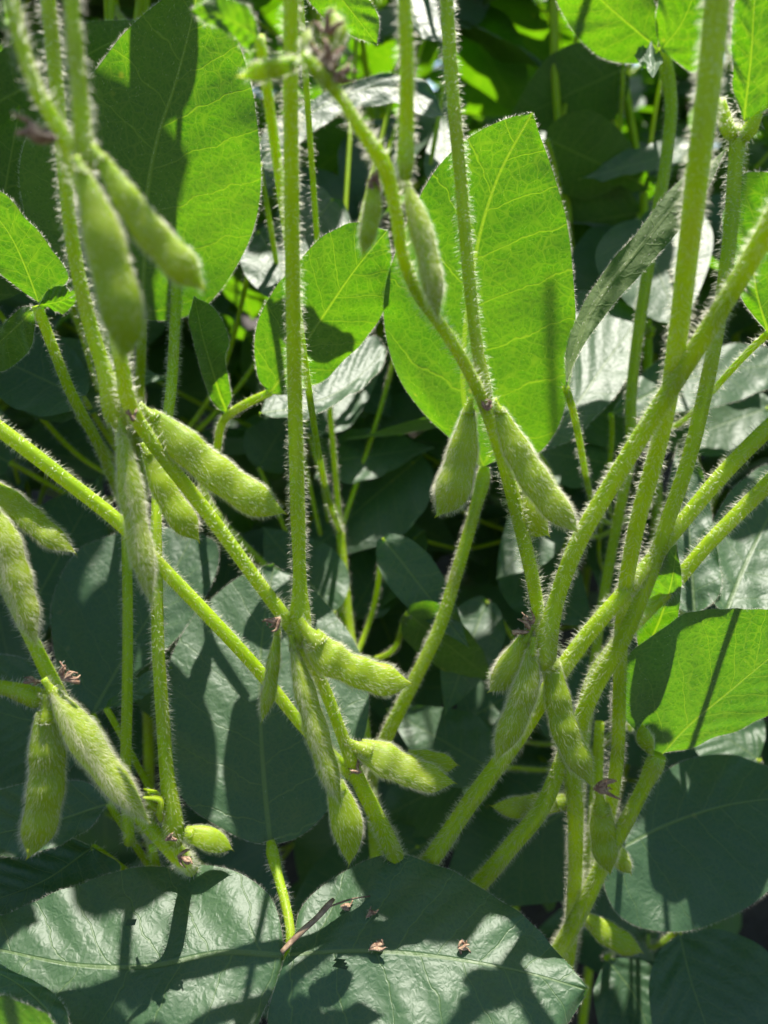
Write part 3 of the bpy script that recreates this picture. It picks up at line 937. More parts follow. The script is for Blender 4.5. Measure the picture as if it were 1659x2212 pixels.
leaf_blade(SDS, [(1428, 108), (1470, 55), (1500, -20), (1510, -100)], [(1418, 60), (1424, -10), (1455, -80)], [(1462, 135), (1500, 160), (1535, 120), (1565, 20), (1560, -60)], .303, (.1, .9, .43), RC, cup=.06, seed=3)
leaf_blade(SDS, [(1425, 112), (1405, 150), (1385, 140), (1370, 120)], [(1430, 140), (1410, 165)], [(1395, 118), (1378, 112)], .303, (0, -.35, .94), RC, seed=4, hair=False)
# leaflets of plant A's stalk that ends at the right edge
leaf_blade(BSTK, [(1606, 262), (1622, 130), (1630, 0), (1640, -120)], [(1592, 215), (1583, 110), (1588, -20), (1610, -90)], [(1648, 245), (1700, 160), (1725, 0), (1690, -90)], .19, (0, .92, .39), RA, cup=.08, seed=5)
stem('leaf_stalk', BSTK, [X(1592, 296, .192, 34), X(1612, 290, .191, 40), X(1628, 262, .19, 34), X(1640, 236, .19, 22)], hair=2, root=RA)
stem('leaf_stalk', BSTK, [X(1592, 296, .192, 34), X(1572, 280, .192, 36), X(1564, 250, .192, 30), X(1556, 215, .192, 20)], hair=3, root=RA)

# ================================================================== plant D: lower left
tail, (dx, dy) = ground_end(470, 1990, .275, 5.5, -.02, .03)
PD, RD = plant(dx, dy, 'soybean plant at lower left, a fat flat pod hanging beside a very hairy one')
stem('stem', PD, [X(*a) for a in [(-90, 1080, .19, 34), (-30, 1180, .197, 34), (30, 1300, .202, 33), (78, 1400, .2055, 32), (112, 1470, .207, 36), (160, 1560, .209, 34), (250, 1700, .212, 32), (330, 1795, .215, 34), (368, 1830, .217, 42),
                                  (405, 1868, .238, 36), (440, 1920, .262, 34)]] + tail, hair=1.8, root=RD)
stalk(PD, RD, [X(*a) for a in [(108, 1512, .2055, 30), (92, 1510, .2045, 50), (60, 1500, .204, 52), (28, 1490, .203, 40), (-40, 1478, .201, 38), (-140, 1450, .198, 38)]], hair=1.8, end=(-.25, .18, .5))
stalk(PD, RD, [X(*a) for a in [(382, 1822, .216, 30), (377, 1800, .2145, 52), (372, 1755, .214, 50), (362, 1680, .2135, 38), (352, 1550, .212, 35), (343, 1420, .21, 32), (339, 1250, .211, 30), (338, 1120, .214, 28), (346, 1000, .222, 27),
                               (368, 860, .24, 27), (378, 700, .262, 27), (382, 560, .275, 26)]], hair=1.7, end=(-.14, .46, .66))
stalk(PD, RD, [X(*a) for a in [(280, 1820, .245, 28), (272, 1690, .237, 28), (275, 1500, .235, 27), (276, 1300, .236, 26), (273, 1160, .238, 25), (268, 1060, .244, 25), (258, 930, .254, 24), (235, 760, .27, 24), (200, 600, .285, 24)]], hair=1.3, end=(-.2, .5, .65))
pod(PD, [(-40, 1040, 44), (15, 1080, 62), (70, 1125, 62), (125, 1170, 52), (160, 1192, 26)], (.2, .202), RD, roll=.4, seeds=3, hlen=.0018, hair=4.5)
pod(PD, [(-30, 1090, 50), (5, 1160, 68), (35, 1250, 68), (60, 1330, 52), (78, 1392, 18)], (.193, .198), RD, roll=1.0, seeds=3, hlen=.0019, hair=5.5)
pod(PD, [(100, 1535, 48), (101, 1600, 78), (102, 1670, 84), (92, 1750, 84), (76, 1815, 72), (62, 1850, 40)], (.2, .201), RD, roll=.05, seeds=3, hlen=.0018, hair=3.4, bulge=.05)
pod(PD, [(112, 1492, 40), (158, 1558, 76), (212, 1640, 80), (268, 1712, 62), (322, 1776, 22)], (.2, .206), RD, roll=1.3, seeds=2, hlen=.0021, hair=6)
pod(PD, [(398, 1800, 36), (440, 1808, 52), (474, 1822, 46), (500, 1834, 18)], (.238, .24), RD, roll=.1, seeds=1)
withered(PD, 135, 1468, .2, 34, RD, ang=-.6)
withered(PD, 80, 1470, .2, 26, RD, ang=3.4, label='pale withered flower')
withered(PD, 348, 1770, .212, 70, RD, ang=-1.9, label='pale withered flower', n=4, mat=M_POD)
withered(PD, 358, 1815, .211, 26, RD, ang=-.3)
withered(PD, 385, 1850, .214, 30, RD, ang=.6)

# ================================================================== plant E: the three big leaflets along the bottom
p = P(628, 2080, .222)
PE, RE = plant(p[0] + .02, p[1] + .03, 'low soybean plant whose three broad dark leaflets lie dappled along the bottom')
LES = stem('leaf_stalk', PE, [(p[0] + .02, p[1] + .03, -.01, .0022), (p[0] + .01, p[1] + .03, p[2] * .6, .0018), X(640, 2120, .235, 30), X(624, 2078, .224, 28), X(628, 2030, .227, 24), X(616, 1950, .235, 24), X(600, 1890, .241, 24), X(587, 1835, .247, 30), X(584, 1815, .248, 20)], hair=1.2, root=RE)
leaf_blade(LES, [(612, 2064), (490, 2057), (310, 2088), (170, 2085), (0, 2052), (-150, 2020)], [(608, 2012), (588, 1945), (530, 1888), (440, 1860), (350, 1856), (270, 1872), (150, 1915), (0, 1975), (-100, 2000)],
           [(602, 2104), (575, 2165), (540, 2250), (440, 2320), (300, 2320), (150, 2250), (0, 2150), (-90, 2080)], .222, (.04, -.34, .94), RE, cup=-.07, seed=6, wave=1.4, ns=80, nt=32, holes=[(285, 1992, 9)])
leaf_blade(LES, [(624, 2062), (800, 2054), (1000, 2074), (1150, 2104), (1270, 2139)], [(634, 2025), (645, 1965), (690, 1912), (775, 1864), (860, 1845), (955, 1866), (1060, 1922), (1150, 1992), (1218, 2066)],
           [(602, 2112), (575, 2190), (590, 2270), (700, 2340), (900, 2350), (1080, 2320), (1200, 2245), (1244, 2180)], .222, (-.03, -.34, .94), RE, cup=-.07, seed=7, wave=1.4, ns=80, nt=32, holes=[(735, 2082, 12)])
leaf_blade(LES, [(585, 1826), (571, 1690), (563, 1560), (562, 1430), (575, 1310), (592, 1222)], [(545, 1818), (472, 1786), (402, 1735), (368, 1670), (346, 1560), (372, 1420), (450, 1300), (530, 1240)],
           [(628, 1816), (688, 1772), (744, 1690), (785, 1600), (796, 1505), (770, 1405), (712, 1315), (655, 1252)], .248, (.05, -.60, .80), RE, cup=.06, seed=8, wave=1.2)

# ================================================================== plant F: behind the middle, with the glowing leaf
f0 = P(800, 1690, .31)
PF, RF = plant(f0[0], f0[1] + .02, 'soybean plant behind the middle stem carrying the big glowing veined leaf')
fb = (f0[0], f0[1] + .02)
stem('stem', PF, [X(735, 1150, .36, 22), X(760, 1400, .35, 24), X(785, 1560, .335, 28), X(800, 1690, .325, 32), (fb[0], fb[1], .1, .0024), (fb[0], fb[1], -.01, .003)], hair=.5, root=RF)
s = stalk(PF, RF, [X(*a) for a in [(800, 1690, .325, 32), (835, 1590, .295, 33), (898, 1462, .288, 32), (945, 1365, .286, 32), (985, 1240, .285, 31), (1028, 1090, .284, 30), (1044, 1025, .284, 33), (1046, 1008, .284, 23)]], hair=1.7, ridge=.12)
leaf_blade(s, [(1043, 1010), (1015, 930), (1002, 850), (1003, 737), (1018, 611), (1036, 509), (1076, 382), (1150, 242)], [(1010, 985), (975, 950), (925, 915), (870, 855), (840, 780), (828, 690), (836, 600), (856, 540), (903, 425), (940, 365), (1010, 297), (1085, 258)],
           [(1075, 995), (1112, 985), (1156, 974), (1192, 930), (1226, 810), (1241, 700), (1236, 610), (1223, 480), (1200, 390), (1180, 330), (1162, 282)], .284, (.04, .965, .26), RF, cup=-.10, seed=9, ns=84, nt=32, wave=.9, edge_roll=(.5, 0), roll_at=.24, sunny=.012)
s = stalk(PF, RF, [X(*a) for a in [(760, 1400, .35, 18), (600, 1250, .345, 18), (440, 1060, .325, 18), (468, 970, .3, 18), (488, 902, .283, 20), (540, 868, .276, 20), (584, 848, .271, 18)]], hair=1.2)
leaf_blade(s, [(583, 850), (640, 770), (700, 680), (765, 585), (838, 495)], [(563, 835), (552, 790), (556, 700), (592, 628), (642, 568), (702, 513), (775, 484)], [(618, 852), (682, 833), (742, 788), (802, 718), (838, 640), (846, 560)], .271, (-.08, .92, .38), RF, cup=.05, seed=10)
leaf_blade(s, [(490, 895), (462, 810), (436, 720), (420, 640)], [(470, 880), (432, 800), (412, 725), (408, 670)], [(494, 850), (484, 775), (480, 700), (445, 648)], .285, (-.45, .75, .45), RF, cup=-.5, seed=12)
leaf_blade(s, [(560, 892), (650, 878), (745, 838), (835, 752)], [(572, 868), (640, 822), (740, 770), (815, 735)], [(600, 906), (690, 892), (775, 846), (825, 795)], .285, (.05, -.48, .87), RF, seed=13, sunny=.008)
for i, (a, d, n) in enumerate([((640, 915, 230, 150, 35), .36, (0, -.5, .86)), ((690, 1000, 250, 110, 8), .37, (0, -.5, .86)), ((560, 1010, 150, 120, 60), .38, (.1, -.5, .86)),
                               ((830, 1165, 300, 110, -52), .33, (-.15, -.7, .7)), ((720, 1320, 240, 170, 130), .34, (0, -.6, .8)), ((760, 1330, 200, 130, 60), .37, (0, -.6, .8)), ((880, 1325, 240, 120, -38), .31, (.1, .9, .3))]):
    st = trifoliate
    base = P(a[0], a[1], d)
    q = P(765, 1430, .35)
    sk = stem('leaf_stalk', PF, [(*q, .0016), (*(q * .5 + base * .5 + np.array([0, .01, -.015])), .0014), (*base, .0013)], hair=.6, root=RF, segs=8)
    m_, l_, r_ = oval(*a)
    leaf_blade(sk, m_, l_, r_, d, n, RF, cup=.08, seed=20 + i, hair=False, ns=32, nt=12)

# ================================================================== plant G: behind the upper left
g0 = P(330, 1100, .36)
PG, RG = plant(g0[0] - .03, g0[1] + .02, 'soybean plant behind the upper left pods, its huge round leaf half in shadow')
gb = (g0[0] - .03, g0[1] + .02)
stem('stem', PG, [X(240, 420, .37, 24), X(270, 700, .375, 28), X(300, 1000, .37, 30), (gb[0], gb[1], .18, .003), (gb[0], gb[1], -.01, .0034)], hair=.5, root=RG)
s = stalk(PG, RG, [X(*a) for a in [(290, 1000, .372, 22), (300, 860, .31, 24), (305, 740, .284, 24), (305, 690, .278, 26)]], hair=1)
leaf_blade(s, [(305, 690), (312, 560), (320, 400), (345, 280), (372, 200), (398, 110), (432, -40)], [(250, 690), (180, 640), (108, 560), (62, 470), (48, 370), (72, 280), (130, 220), (190, 170), (262, 78), (350, 2), (400, -30)],
           [(370, 692), (440, 662), (500, 592), (546, 500), (566, 370), (558, 270), (537, 160), (512, 85), (478, 15)], .278, (-.03, .97, .24), RG, cup=-.05, seed=30, ns=84, nt=32)
s = stalk(PG, RG, [X(*a) for a in [(300, 1150, .372, 22), (255, 1060, .30, 24), (205, 945, .262, 24), (145, 830, .24, 25), (110, 740, .232, 25), (80, 662, .226, 26)]], hair=1.7)
leaf_blade(s, [(84, 655), (60, 590), (20, 505), (-60, 410)], [(62, 642), (10, 600), (-50, 520)], [(146, 602), (112, 545), (55, 470), (0, 415)], .226, (.05, .93, .36), RG, cup=.06, seed=31, wave=.35)
leaf_blade(s, [(82, 660), (130, 650), (175, 625)], [(100, 672), (150, 668)], [(105, 630), (150, 620)], .226, (0, .8, .6), RG, seed=32)
leaf_blade(s, [(78, 664), (20, 720), (-60, 790)], [(60, 760), (-10, 810)], [(50, 668), (-10, 720)], .228, (.2, .85, .45), RG, cup=.2, seed=33)
for i, (a, d, n) in enumerate([((150, 610, 400, 150, 112), .285, (.25, -.55, .8)), ((-40, 240, 420, 190, 28), .30, (-.1, .85, .5)), ((-30, 640, 420, 240, 80), .31, (.1, .9, .4)), ((30, 840, 330, 170, 5), .32, (0, -.4, .9)),
                               ((180, 860, 330, 170, 155), .30, (0, -.5, .86)), ((560, 500, 220, 150, -60), .34, (0, -.6, .8)), ((720, 430, 190, 170, -130), .36, (.1, -.6, .8)), ((60, 1330, 340, 240, 62), .33, (0, -.6, .8)), ((20, 1000, 300, 180, 150), .34, (.2, -.6, .8))]):
    base = P(a[0], a[1], d)
    q = np.array(P(300, 1050, .37))
    sk = stem('leaf_stalk', PG, [(*q, .0016), (*(q * .5 + base * .5 + np.array([0, .02, -.02])), .0014), (*base, .0013)], hair=.6, root=RG, segs=8)
    m_, l_, r_ = oval(*a)
    leaf_blade(sk, m_, l_, r_, d, n, RG, cup=.08, seed=40 + i, hair=i < 2, ns=32, nt=12)

# ================================================================== plant H: behind the right
h0 = P(1420, 1150, .40)
PH, RH = plant(h0[0], h0[1] + .02, 'soybean plant behind the right stalks with pale glossy leaves lying flat to the sun')
stem('stem', PH, [X(1390, 420, .42, 22), X(1400, 800, .415, 26), X(1420, 1150, .405, 30), (h0[0], h0[1] + .02, .15, .003), (h0[0], h0[1] + .02, -.01, .0034)], hair=.5, root=RH)


def hang_leaf(pl, root, q, mid, left, right, d, n, seed, hair=True, w=.0013, **k):
    base = P(*mid[0], d)
    q = np.array(q)
    sk = stem('leaf_stalk', pl, [(*q, w * 1.2), (*(q * .6 + base * .4 + np.array([0, .012, -.03])), w), (*base, w)], hair=.8, root=root, segs=8)
    return leaf_blade(sk, mid, left, right, d, n, root, seed=seed, hair=hair, **k)


q = P(1415, 1080, .405)
hang_leaf(PH, RH, q, [(1160, 978), (1240, 880), (1310, 780), (1393, 671)], [(1180, 930), (1232, 800), (1238, 700), (1252, 640), (1325, 650)], [(1222, 955), (1290, 900), (1342, 840), (1386, 740)], .296, (-.02, -.50, .86), 50, cup=.06, sunny=.012)
hang_leaf(PH, RH, q, [(1320, 895), (1450, 830), (1560, 800), (1740, 788)], [(1350, 850), (1420, 785), (1500, 752), (1640, 750)], [(1400, 896), (1500, 892), (1600, 862), (1700, 818)], .33, (.05, -.52, .85), 51, cup=.02, sunny=.012)
hang_leaf(PH, RH, q, [(1222, 838), (1268, 690), (1395, 520), (1490, 405), (1570, 318)], [(1222, 760), (1256, 662), (1378, 500), (1478, 380)], [(1240, 790), (1292, 700), (1424, 545), (1520, 425)], .236, (.15, .80, -.58), 52, cup=.06, sunny=.008)
hang_leaf(PH, RH, P(1400, 800, .415), [(1660, 720), (1630, 600), (1640, 480), (1700, 370)], [(1612, 660), (1573, 570), (1570, 450), (1615, 380)], [(1740, 660), (1780, 520), (1760, 420)], .217, (0, .95, .30), 53, cup=.08)
hang_leaf(PH, RH, q, [(1500, 1335), (1492, 1200), (1482, 1080), (1465, 950)], [(1470, 1320), (1446, 1210), (1444, 1060)], [(1545, 1300), (1542, 1150), (1522, 1040)], .275, (-.25, -.62, .75), 54, cup=.1, wave=1.6)
hang_leaf(PH, RH, q, [(1560, 1345), (1610, 1220), (1670, 1100), (1740, 990)], [(1532, 1290), (1530, 1160), (1570, 1075), (1650, 1015)], [(1640, 1330), (1720, 1250), (1760, 1120)], .27, (0, -.5, .86), 55, cup=.1, wave=1.6)
hang_leaf(PH, RH, P(1420, 1500, .40), [(1385, 1425), (1425, 1340), (1450, 1260), (1462, 1180)], [(1375, 1370), (1395, 1280), (1430, 1215)], [(1425, 1410), (1465, 1330), (1472, 1240)], .25, (.2, .88, .42), 56, cup=.1)
hang_leaf(PH, RH, P(1420, 1700, .40), [(1325, 1842), (1450, 1778), (1560, 1742), (1740, 1718)], [(1345, 1780), (1400, 1700), (1470, 1646), (1550, 1625), (1640, 1645), (1710, 1680)],
          [(1308, 1900), (1340, 1970), (1400, 2004), (1480, 2010), (1560, 1986), (1650, 1935), (1720, 1830)], .285, (.02, -.55, .83), 57, cup=-.06, ns=64, nt=24)
hang_leaf(PH, RH, P(1420, 1900, .40), [(1468, 2015), (1490, 2110), (1530, 2230), (1560, 2330)], [(1420, 2060), (1400, 2180), (1450, 2290)], [(1560, 2010), (1650, 2060), (1680, 2180), (1630, 2290)], .31, (0, -.55, .83), 58, hair=False)
hang_leaf(PH, RH, P(1420, 1900, .40), [(1310, 2070), (1370, 2150), (1420, 2290)], [(1280, 2150), (1330, 2270)], [(1390, 2075), (1460, 2160), (1470, 2260)], .325, (0, -.6, .8), 59, hair=False)
hang_leaf(PH, RH, P(1420, 1900, .40), [(1640, 1640), (1560, 1590), (1480, 1560)], [(1600, 1690), (1520, 1650)], [(1650, 1560), (1560, 1530)], .33, (0, -.5, .86), 60, hair=False)
for i, (a, d, n) in enumerate([((1345, 150, 280, 190, 205), .40, (0, .9, .4)), ((1180, 300, 260, 190, -25), .38, (-.2, .8, .55)), ((1500, 320, 260, 60, 195), .40, (0, -.5, .86)), ((1380, 460, 240, 160, 190), .42, (.1, .85, .5)), ((1400, 560, 250, 230, 215), .40, (0, -.55, .83)),
                               ((1380, 470, 260, 260, -70), .39, (0, -.55, .83)), ((1660, 880, 260, 150, 200), .38, (0, -.6, .8)), ((1310, 1000, 240, 150, 170), .36, (0, -.5, .86)), ((1200, 1100, 200, 130, 230), .36, (0, -.55, .83)), ((1050, 1300, 260, 130, 250), .36, (.1, -.55, .8)),
                               ((1100, 1200, 240, 170, -40), .38, (0, -.6, .8)), ((1000, 1560, 240, 150, 30), .36, (0, -.6, .8)), ((1060, 1660, 260, 160, 150), .34, (0, -.6, .8)), ((1200, 1600, 240, 160, 60), .36, (0, -.6, .8)), ((960, 420, 180, 90, 90),   .36, (.07, -.63, .78))]):
    m_, l_, r_ = oval(*a)
    hang_leaf(PH, RH, P(1410, min(max(a[1] + 250, 500), 1500), .41), m_, l_, r_, d, n, 70 + i, hair=False, cup=.1, ns=32, nt=12)
# grey strip leaf and bright leaf at the top of the middle plant behind
hang_leaf(PF, RF, P(735, 1150, .36), [(560, 352), (640, 268), (730, 212), (850, 188), (960, 250)], [(568, 300), (650, 226), (760, 182), (850, 164), (925, 190)], [(578, 368), (660, 305), (742, 246), (850, 226), (940, 262)], .31, (0, -.75, .66), 90, cup=.1, sunny=.008)
hang_leaf(PF, RF, P(735, 1150, .36), [(640, -120), (740, 0), (815, 96)], [(700, -110), (780, -20), (818, 40)], [(640, -60), (690, 30), (752, 76)], .245, (.05, .93, .36), 91)
hang_leaf(PF, RF, P(735, 1150, .36), [(980, 70), (920, 40), (850, -40)], [(985, 20), (930, -40)], [(960, 96), (900, 70), (860, 10)], .36, (.08, -.68, .73), 92, hair=False, sunny=.015)
hang_leaf(PF, RF, P(735, 1150, .36), [(560, 80), (490, 40), (410, 20)], [(540, 20), (480, -5)], [(540, 110), (480, 60), (430, 42)], .15, (0, .9, .4), 93)

# left dark leaf behind the leaf stalks of plant D
hang_leaf(PD, RD, P(330, 1800, .24), [(200, 1542), (262, 1430), (335, 1310), (420, 1150)], [(150, 1490), (118, 1390), (120, 1300), (168, 1215), (250, 1165), (340, 1140)], [(232, 1530), (310, 1450), (400, 1360), (462, 1260), (470, 1180)], .275, (0, -.60, .80), 95)
hang_leaf(PD, RD, P(330, 1800, .24), [(180, 1560), (90, 1560), (-60, 1520)], [(150, 1480), (60, 1430), (-40, 1420)], [(170, 1640), (100, 1700), (0, 1720), (-60, 1640)], .285, (.1, -.6, .8), 96)
hang_leaf(PD, RD, P(330, 1830, .24), [(235, 1735), (130, 1770), (0, 1800), (-120, 1830)], [(200, 1700), (100, 1690), (-20, 1720)], [(220, 1760), (130, 1830), (0, 1850)], .25, (.05, -.45, .89), 97)
hang_leaf(PD, RD, P(470, 1900, .26), [(200, 1830), (100, 1900), (-60, 1960)], [(120, 1800), (0, 1840)], [(260, 1870), (160, 1950), (20, 2010)], .255, (.05, -.5, .85), 98)
hang_leaf(PD, RD, P(470, 1900, .26), [(230, 1530), (300, 1490), (370, 1440)], [(250, 1500), (330, 1450)], [(260, 1530), (330, 1490)], .265, (0, -.6, .8), 99, hair=False)
hang_leaf(PG, RG, P(290, 1000, .37), [(140, 605), (72, 490), (24, 370), (44, 250)], [(100, 595), (20, 470), (4, 360), (18, 285)], [(125, 525), (78, 410), (62, 320)], .285, (.45, -.55, .70), 102)
# bottom left corner
hang_leaf(PE, RE, (RE[0], RE[1], .2), [(150, 2260), (100, 2180), (30, 2120), (-60, 2080)], [(90, 2260), (20, 2230), (-50, 2150)], [(150, 2200), (110, 2140), (40, 2105), (-30, 2075)], .195, (.1, -.4, .9), 100)
hang_leaf(PE, RE, (RE[0], RE[1], .2), [(130, 2240), (60, 2215), (-40, 2205)], [(115, 2210), (60, 2180), (-20, 2165)], [(100, 2250), (40, 2245), (-20, 2240)], .175, (.15, .97, .12), 101, wave=.2)

# ================================================================== loose scraps lying on the bottom leaves
NF = unit(np.array((-.03, -.34, .94)))
PF0 = P(624, 2062, .222)


def on_leaf(u, v, up=.0012):
    r = ray(u, v)
    return CAM + r * (((PF0 - CAM) @ NF) / (r @ NF)) + NF * up


g = Geo()
tube_geo(g, [(*on_leaf(612, 2070, .004), .0008), (*on_leaf(650, 2030, .004), .001), (*on_leaf(690, 1995, .0045), .0009), (*on_leaf(712, 1972, .005), .001), (*on_leaf(724, 1958, .005), .0006)], segs=9, ridge=.12, nridge=3, step=.0012)
tw = g.build('dry_twig', [M_TWIG, M_HAIR])
c = on_leaf(612, 2070, .004)
tw['label'] = 'short brown dry twig lying where the three bottom leaflets meet'
tw['category'] = 'twig'
g = Geo()
tube_geo(g, [(*on_leaf(706, 1976, .0045), .0003), (*on_leaf(760, 1955, .004), .0003), (*on_leaf(800, 1942, .002), .0002)], segs=6, step=.003)
g.build('splinter', [M_TWIG, M_HAIR], tw)
for (u, v, sz, a, lb) in [(738, 1962, 28, .2, 'brown flower scrap lying beside the twig on the bottom leaf'), (792, 1985, 28, -1.1, 'upright sliver of dry husk near the middle of the bottom leaf'), (800, 2055, 36, -.2, 'pale tan flower scrap lying across the midrib of the bottom leaf'),
                          (990, 2052, 28, .1, 'dark red-brown flower scrap toward the tip of the bottom leaf')]:
    pp = on_leaf(u, v, .0015)
    uu, vv, dd = project(pp)
    t = thing('flower_scrap', pp, lb, 'dry scrap')
    withered(t, uu, vv, dd, sz, pp, ang=a, name='petal', n=4)

# ================================================================== ground
g = Geo()
xs = np.concatenate([[-60, -20, -6], np.linspace(-3, 3, 90), [6, 20, 60]])
ys = np.concatenate([[-60, -20, -6, -2], np.linspace(-.5, 4, 90), [8, 20, 60]])
XX, YY = np.meshgrid(xs, ys, indexing='ij')
ZZ = .012 * np.sin(9 * XX + 2 * np.sin(5 * YY)) * np.cos(8 * YY + XX) + rng.normal(0, .004, XX.shape) - .01
nx, ny = XX.shape
i, j = np.meshgrid(np.arange(nx - 1), np.arange(ny - 1), indexing='ij')
a = i * ny + j
g.add(np.stack([XX, YY, ZZ], -1).reshape(-1, 3), [np.stack([a, a + ny, a + ny + 1, a + 1], -1).reshape(-1, 4)])
gr = g.build('ground', [M_SOIL])
gr['kind'] = 'structure'

# ================================================================== the crop around: rows of plants behind and beside
GROUP = 'soybean plants of the crop behind'
rr = random.Random(5)


def crop_plant(x, y, h, nodes, dmin=.40, leafsize=.085, label=None, grp=True):
    pl, root = plant(x, y, label or 'blurred soybean plant in the shade behind the podded plants', GROUP if grp else None)
    lean = (rr.uniform(-.06, .06), rr.uniform(-.06, .06))
    at = lambda z: np.array([x + lean[0] * z / h + .012 * math.sin(z * 14 + x * 9), y + lean[1] * z / h + .012 * math.cos(z * 12 + y * 9), z])
    pts = [(*at(z), .0036 * (1 - .5 * z / h)) for z in np.linspace(-.01, h, 9)]
    # the stem stops below anything it would cross in front of
    STEMS.append((pl, root, at))
    tube = Geo()
    tube_geo(tube, pts, segs=8, step=.03, hair=0)
    tube.build('stem', [M_STEM, M_HAIR], pl, root)
    az = rr.uniform(0, 6.28)
    for kx in range(nodes):
        z = h * (.16 + .84 * (kx + .6) / nodes)
        az += 2.4 + rr.uniform(-.4, .4)
        L = rr.uniform(.10, .20) * (1 if z < h * .8 else .7)
        el = rr.uniform(.5, 1.1)
        e = at(z) + np.array([math.cos(az) * L * math.cos(el), math.sin(az) * L * math.cos(el), L * math.sin(el)])
        trifoliate(pl, root, at(z), e, leafsize * rr.uniform(.8, 1.15), dmin=dmin, rr=rr)
    return pl


def shade_leaf(pl, root, q, u, v, d, t, size, az, tilt=.15, me=1):  # unseen leaf and stalk, added towards the sun to cast a shadow here
    c = P(u, v, d) + SUN * t
    al = unit(np.array([math.cos(az), math.sin(az), -tilt]))
    b = c - al * size * .45
    q = np.asarray(q, float)
    sk = stem('leaf_stalk', pl, [(*q, .0018), (*(q * .5 + b * .5 + np.array([0, .03, .02])), .0015), (*b, .0013)], hair=0, root=root, segs=8)
    place_leaflet(sk, root, b, al, (0, .1, 1), size, GEN[me])
    return sk


gq = P(240, 420, .37)
shade_leaf(PG, RG, gq, 215, -450, .25, .22, .08, -.31)
SHADY = []


def shady(pl, root, q, targets, size=.055):
    """unseen leaves added above the frame, only to keep these places in shade"""
    for (u, v, d) in targets:
        p = P(u, v, d)
        done = any(np.linalg.norm((c - p) - SUN * ((c - p) @ SUN)) < s * .22 for c, s in SHADY)
        for k in range(160):
            if done:
                break
            t = rr.uniform(.17, .42)
            c = p + SUN * t
            az = rr.uniform(0, 6.28)
            sz = size * rr.uniform(.8, 1.2) * (1 if k < 50 else .8 if k < 100 else .6)
            al = unit(np.array([math.cos(az), math.sin(az), -rr.uniform(0, .3)]))
            b = c - al * sz * .42
            uu, vv, dd = project(c)
            if in_view_near(c, sz * .6, 2.0) or leaf_blocks(b, al, sz):
                continue
            done = True
            SHADY.append((c, sz))
            qq = np.asarray(q, float)
            sk = stem('leaf_stalk', pl, [(*qq, .0016), (*(qq * .4 + b * .6 + np.array([0, .05, .01])), .0013), (*b, .0011)], hair=0, root=root, segs=7)
            place_leaflet(sk, root, b, al, (rr.uniform(-.2, .2), rr.uniform(-.2, .2), 1), sz, GEN[rr.randrange(6)])


shady(PF, RF, P(735, 1150, .36) + np.array([0, .03, .1]), [(450, 1400, .28), (480, 1550, .26), (430, 1650, .25), (520, 1720, .25), (640, 1400, .28), (530, 1300, .29), (740, 1600, .26), (800, 1000, .37), (850, 950, .37), (900, 1250, .32), (1000, 1450, .30),
                (760, 1100, .36), (640, 430, .35), (880, 1100, .36), (700, 1350, .34), (1000, 1180, .33)])
shady(PG, RG, P(240, 420, .37), [(280, 450, .135), (240, 600, .13), (150, 420, .15), (200, 1300, .285), (250, 1400, .28), (180, 1450, .275), (330, 1250, .285), (50, 900, .32), (100, 1000, .33), (60, 1300, .32), (20, 1600, .285), (60, 2000, .24), (100, 1930, .25), (220, 1960, .24),
                (400, 1900, .245), (530, 1950, .238), (120, 850, .31), (250, 900, .33), (90, 480, .285), (60, 350, .29), (480, 610, .275), (380, 640, .278), (150, 420, .27), (120, 520, .275), (430, 1808, .238), (475, 1822, .239)])
shady(PH, RH, P(1390, 420, .42), [(1400, 1750, .285), (1500, 1700, .295), (1450, 1900, .27), (1600, 1800, .285), (1380, 1950, .265), (1550, 1930, .27), (1400, 560, .40), (1250, 600, .37), (1340, 450, .39), (1250, 200, .40), (1150, 150, .42), (1250, 350, .38), (1330, 250, .40),
                (1620, 560, .21), (1620, 470, .208), (1625, 640, .214), (1640, 400, .25), (1500, 450, .26), (1350, 620, .27), (1450, 1150, .275), (1600, 1000, .36), (1350, 1000, .35), (1362, 1500, .255), (1500, 2100, .31), (1350, 2150, .32)])
shady(PE, RE, P(735, 1150, .36) + np.array([.02, .04, .12]), [(760, 1920, .24), (900, 1900, .242), (1000, 1960, .235), (690, 1990, .232), (1100, 2040, .225), (1000, 2150, .21), (850, 2180, .208), (650, 2160, .212), (590, 2000, .232)])
spots = []
STEMS = []
for row, y in enumerate([.50, .66, .84, 1.06, 1.34, 1.70, 2.15, 2.7, 3.3, 4.0]):
    half = .30 + y * .52
    nn = int(2 * half / (.155 + .035 * row)) + 1
    for t in range(nn):
        spots.append((-half + 2 * half * (t + .5) / nn + rr.uniform(-.04, .04), y + rr.uniform(-.05, .05), row))
for (x, y, row) in spots:
    crop_plant(x, y, rr.uniform(.92, 1.08) + .10 * max(row - 3, 0), 17 if row < 4 else 20, leafsize=.085 + (.004 * row if row < 4 else .012 * row))
for (x, y) in [(-.34, .30), (-.36, .12), (.36, .30), (.38, .10)]:
    crop_plant(x, y, rr.uniform(.6, .75), 8)

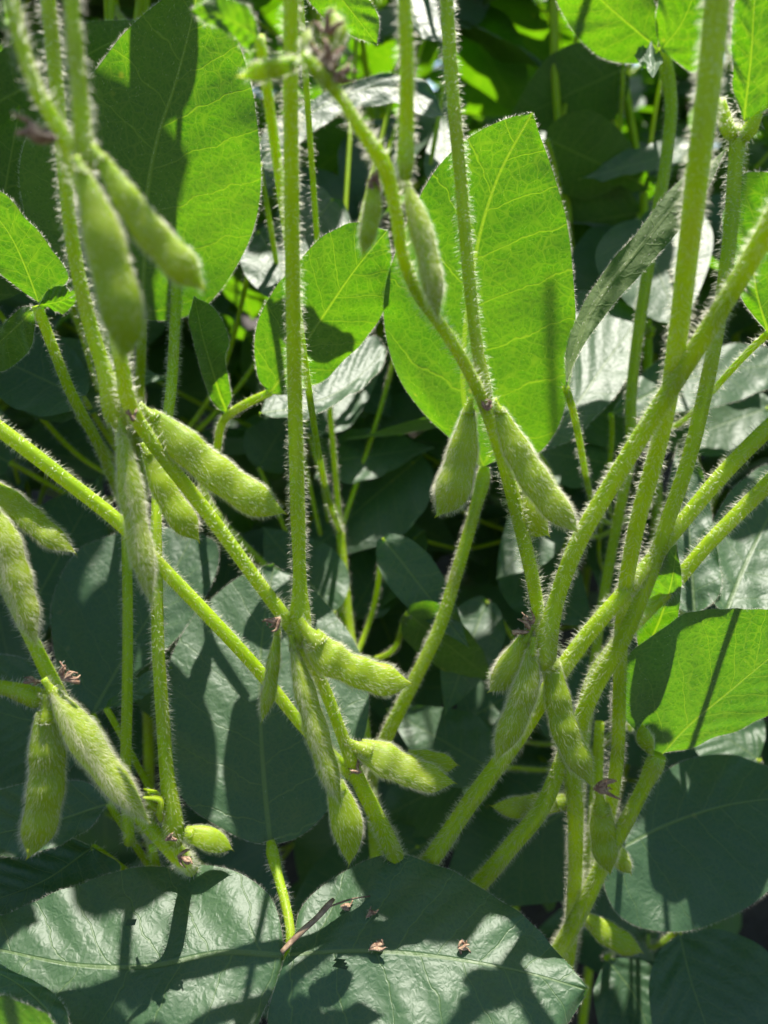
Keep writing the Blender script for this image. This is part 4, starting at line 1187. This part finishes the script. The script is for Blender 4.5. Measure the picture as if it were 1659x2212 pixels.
# low leaves of the first rows that close the view between the stems
for kx in range(150):
    u, v, d = rr.uniform(-60, 1720), rr.uniform(330, 2100), rr.uniform(.37, .62)
    base = P(u, v, d)
    if base[2] < .03:
        continue
    sz = rr.uniform(.06, .09)
    al = unit(np.array([rr.uniform(-1, 1), rr.uniform(-.9, .25), rr.uniform(-.55, .15)]))
    if project(base + al * sz)[2] < .345 or leaf_blocks(base, al, sz):
        continue
    pl, root, at = min(STEMS, key=lambda s: np.linalg.norm(s[2](base[2])[:2] - base[:2]) + (.1 if s[1][1] < base[1] - .02 else 0))
    q = at(max(.02, base[2] - rr.uniform(.03, .08)))
    sk = stem('leaf_stalk', pl, [(*q, .0016), (*(q * .45 + base * .55 + np.array([0, .01, -.012])), .0013), (*base, .0011)], hair=0, root=root, segs=7)
    place_leaflet(sk, root, base, al, (rr.uniform(-.35, .35), -rr.uniform(.2, .7), .8), sz, GEN[rr.randrange(6)])
    if v > 620 and rr.random() < .8:
        shady(pl, root, at(.86), [project(base + al * sz * .45)], size=.075)

# ------------------------------------------------------------------ light
world = bpy.data.worlds.new('World')
scene.world = world
world.use_nodes = True
nt = world.node_tree
bg = nt.nodes['Background']
sky = nt.nodes.new('ShaderNodeTexSky')
sky.sky_type = 'NISHITA'
sky.sun_disc = False
sky.sun_elevation = SUN_EL
sky.sun_rotation = SUN_AZ
nt.links.new(sky.outputs[0], bg.inputs[0])
bg.inputs[1].default_value = .10
sl = bpy.data.lights.new('sun', 'SUN')
so = bpy.data.objects.new('sun', sl)
COL.objects.link(so)
so.rotation_euler = Vector(SUN).to_track_quat('Z', 'Y').to_euler()
so.location = (0, 0, 5)
sl.energy = 5
sl.angle = R(.53)
sl.color = (1, .95, .86)
scene.view_settings.view_transform = 'Standard'
scene.view_settings.look = 'None'
scene.view_settings.exposure = 1.4
scene.view_settings.gamma = 1
scene.render.engine = 'CYCLES'
cy = scene.cycles
cy.use_denoising = True
cy.max_bounces = 8
cy.diffuse_bounces = 5
cy.transmission_bounces = 6
cy.transparent_max_bounces = 4
cy.caustics_reflective = False
cy.caustics_refractive = False
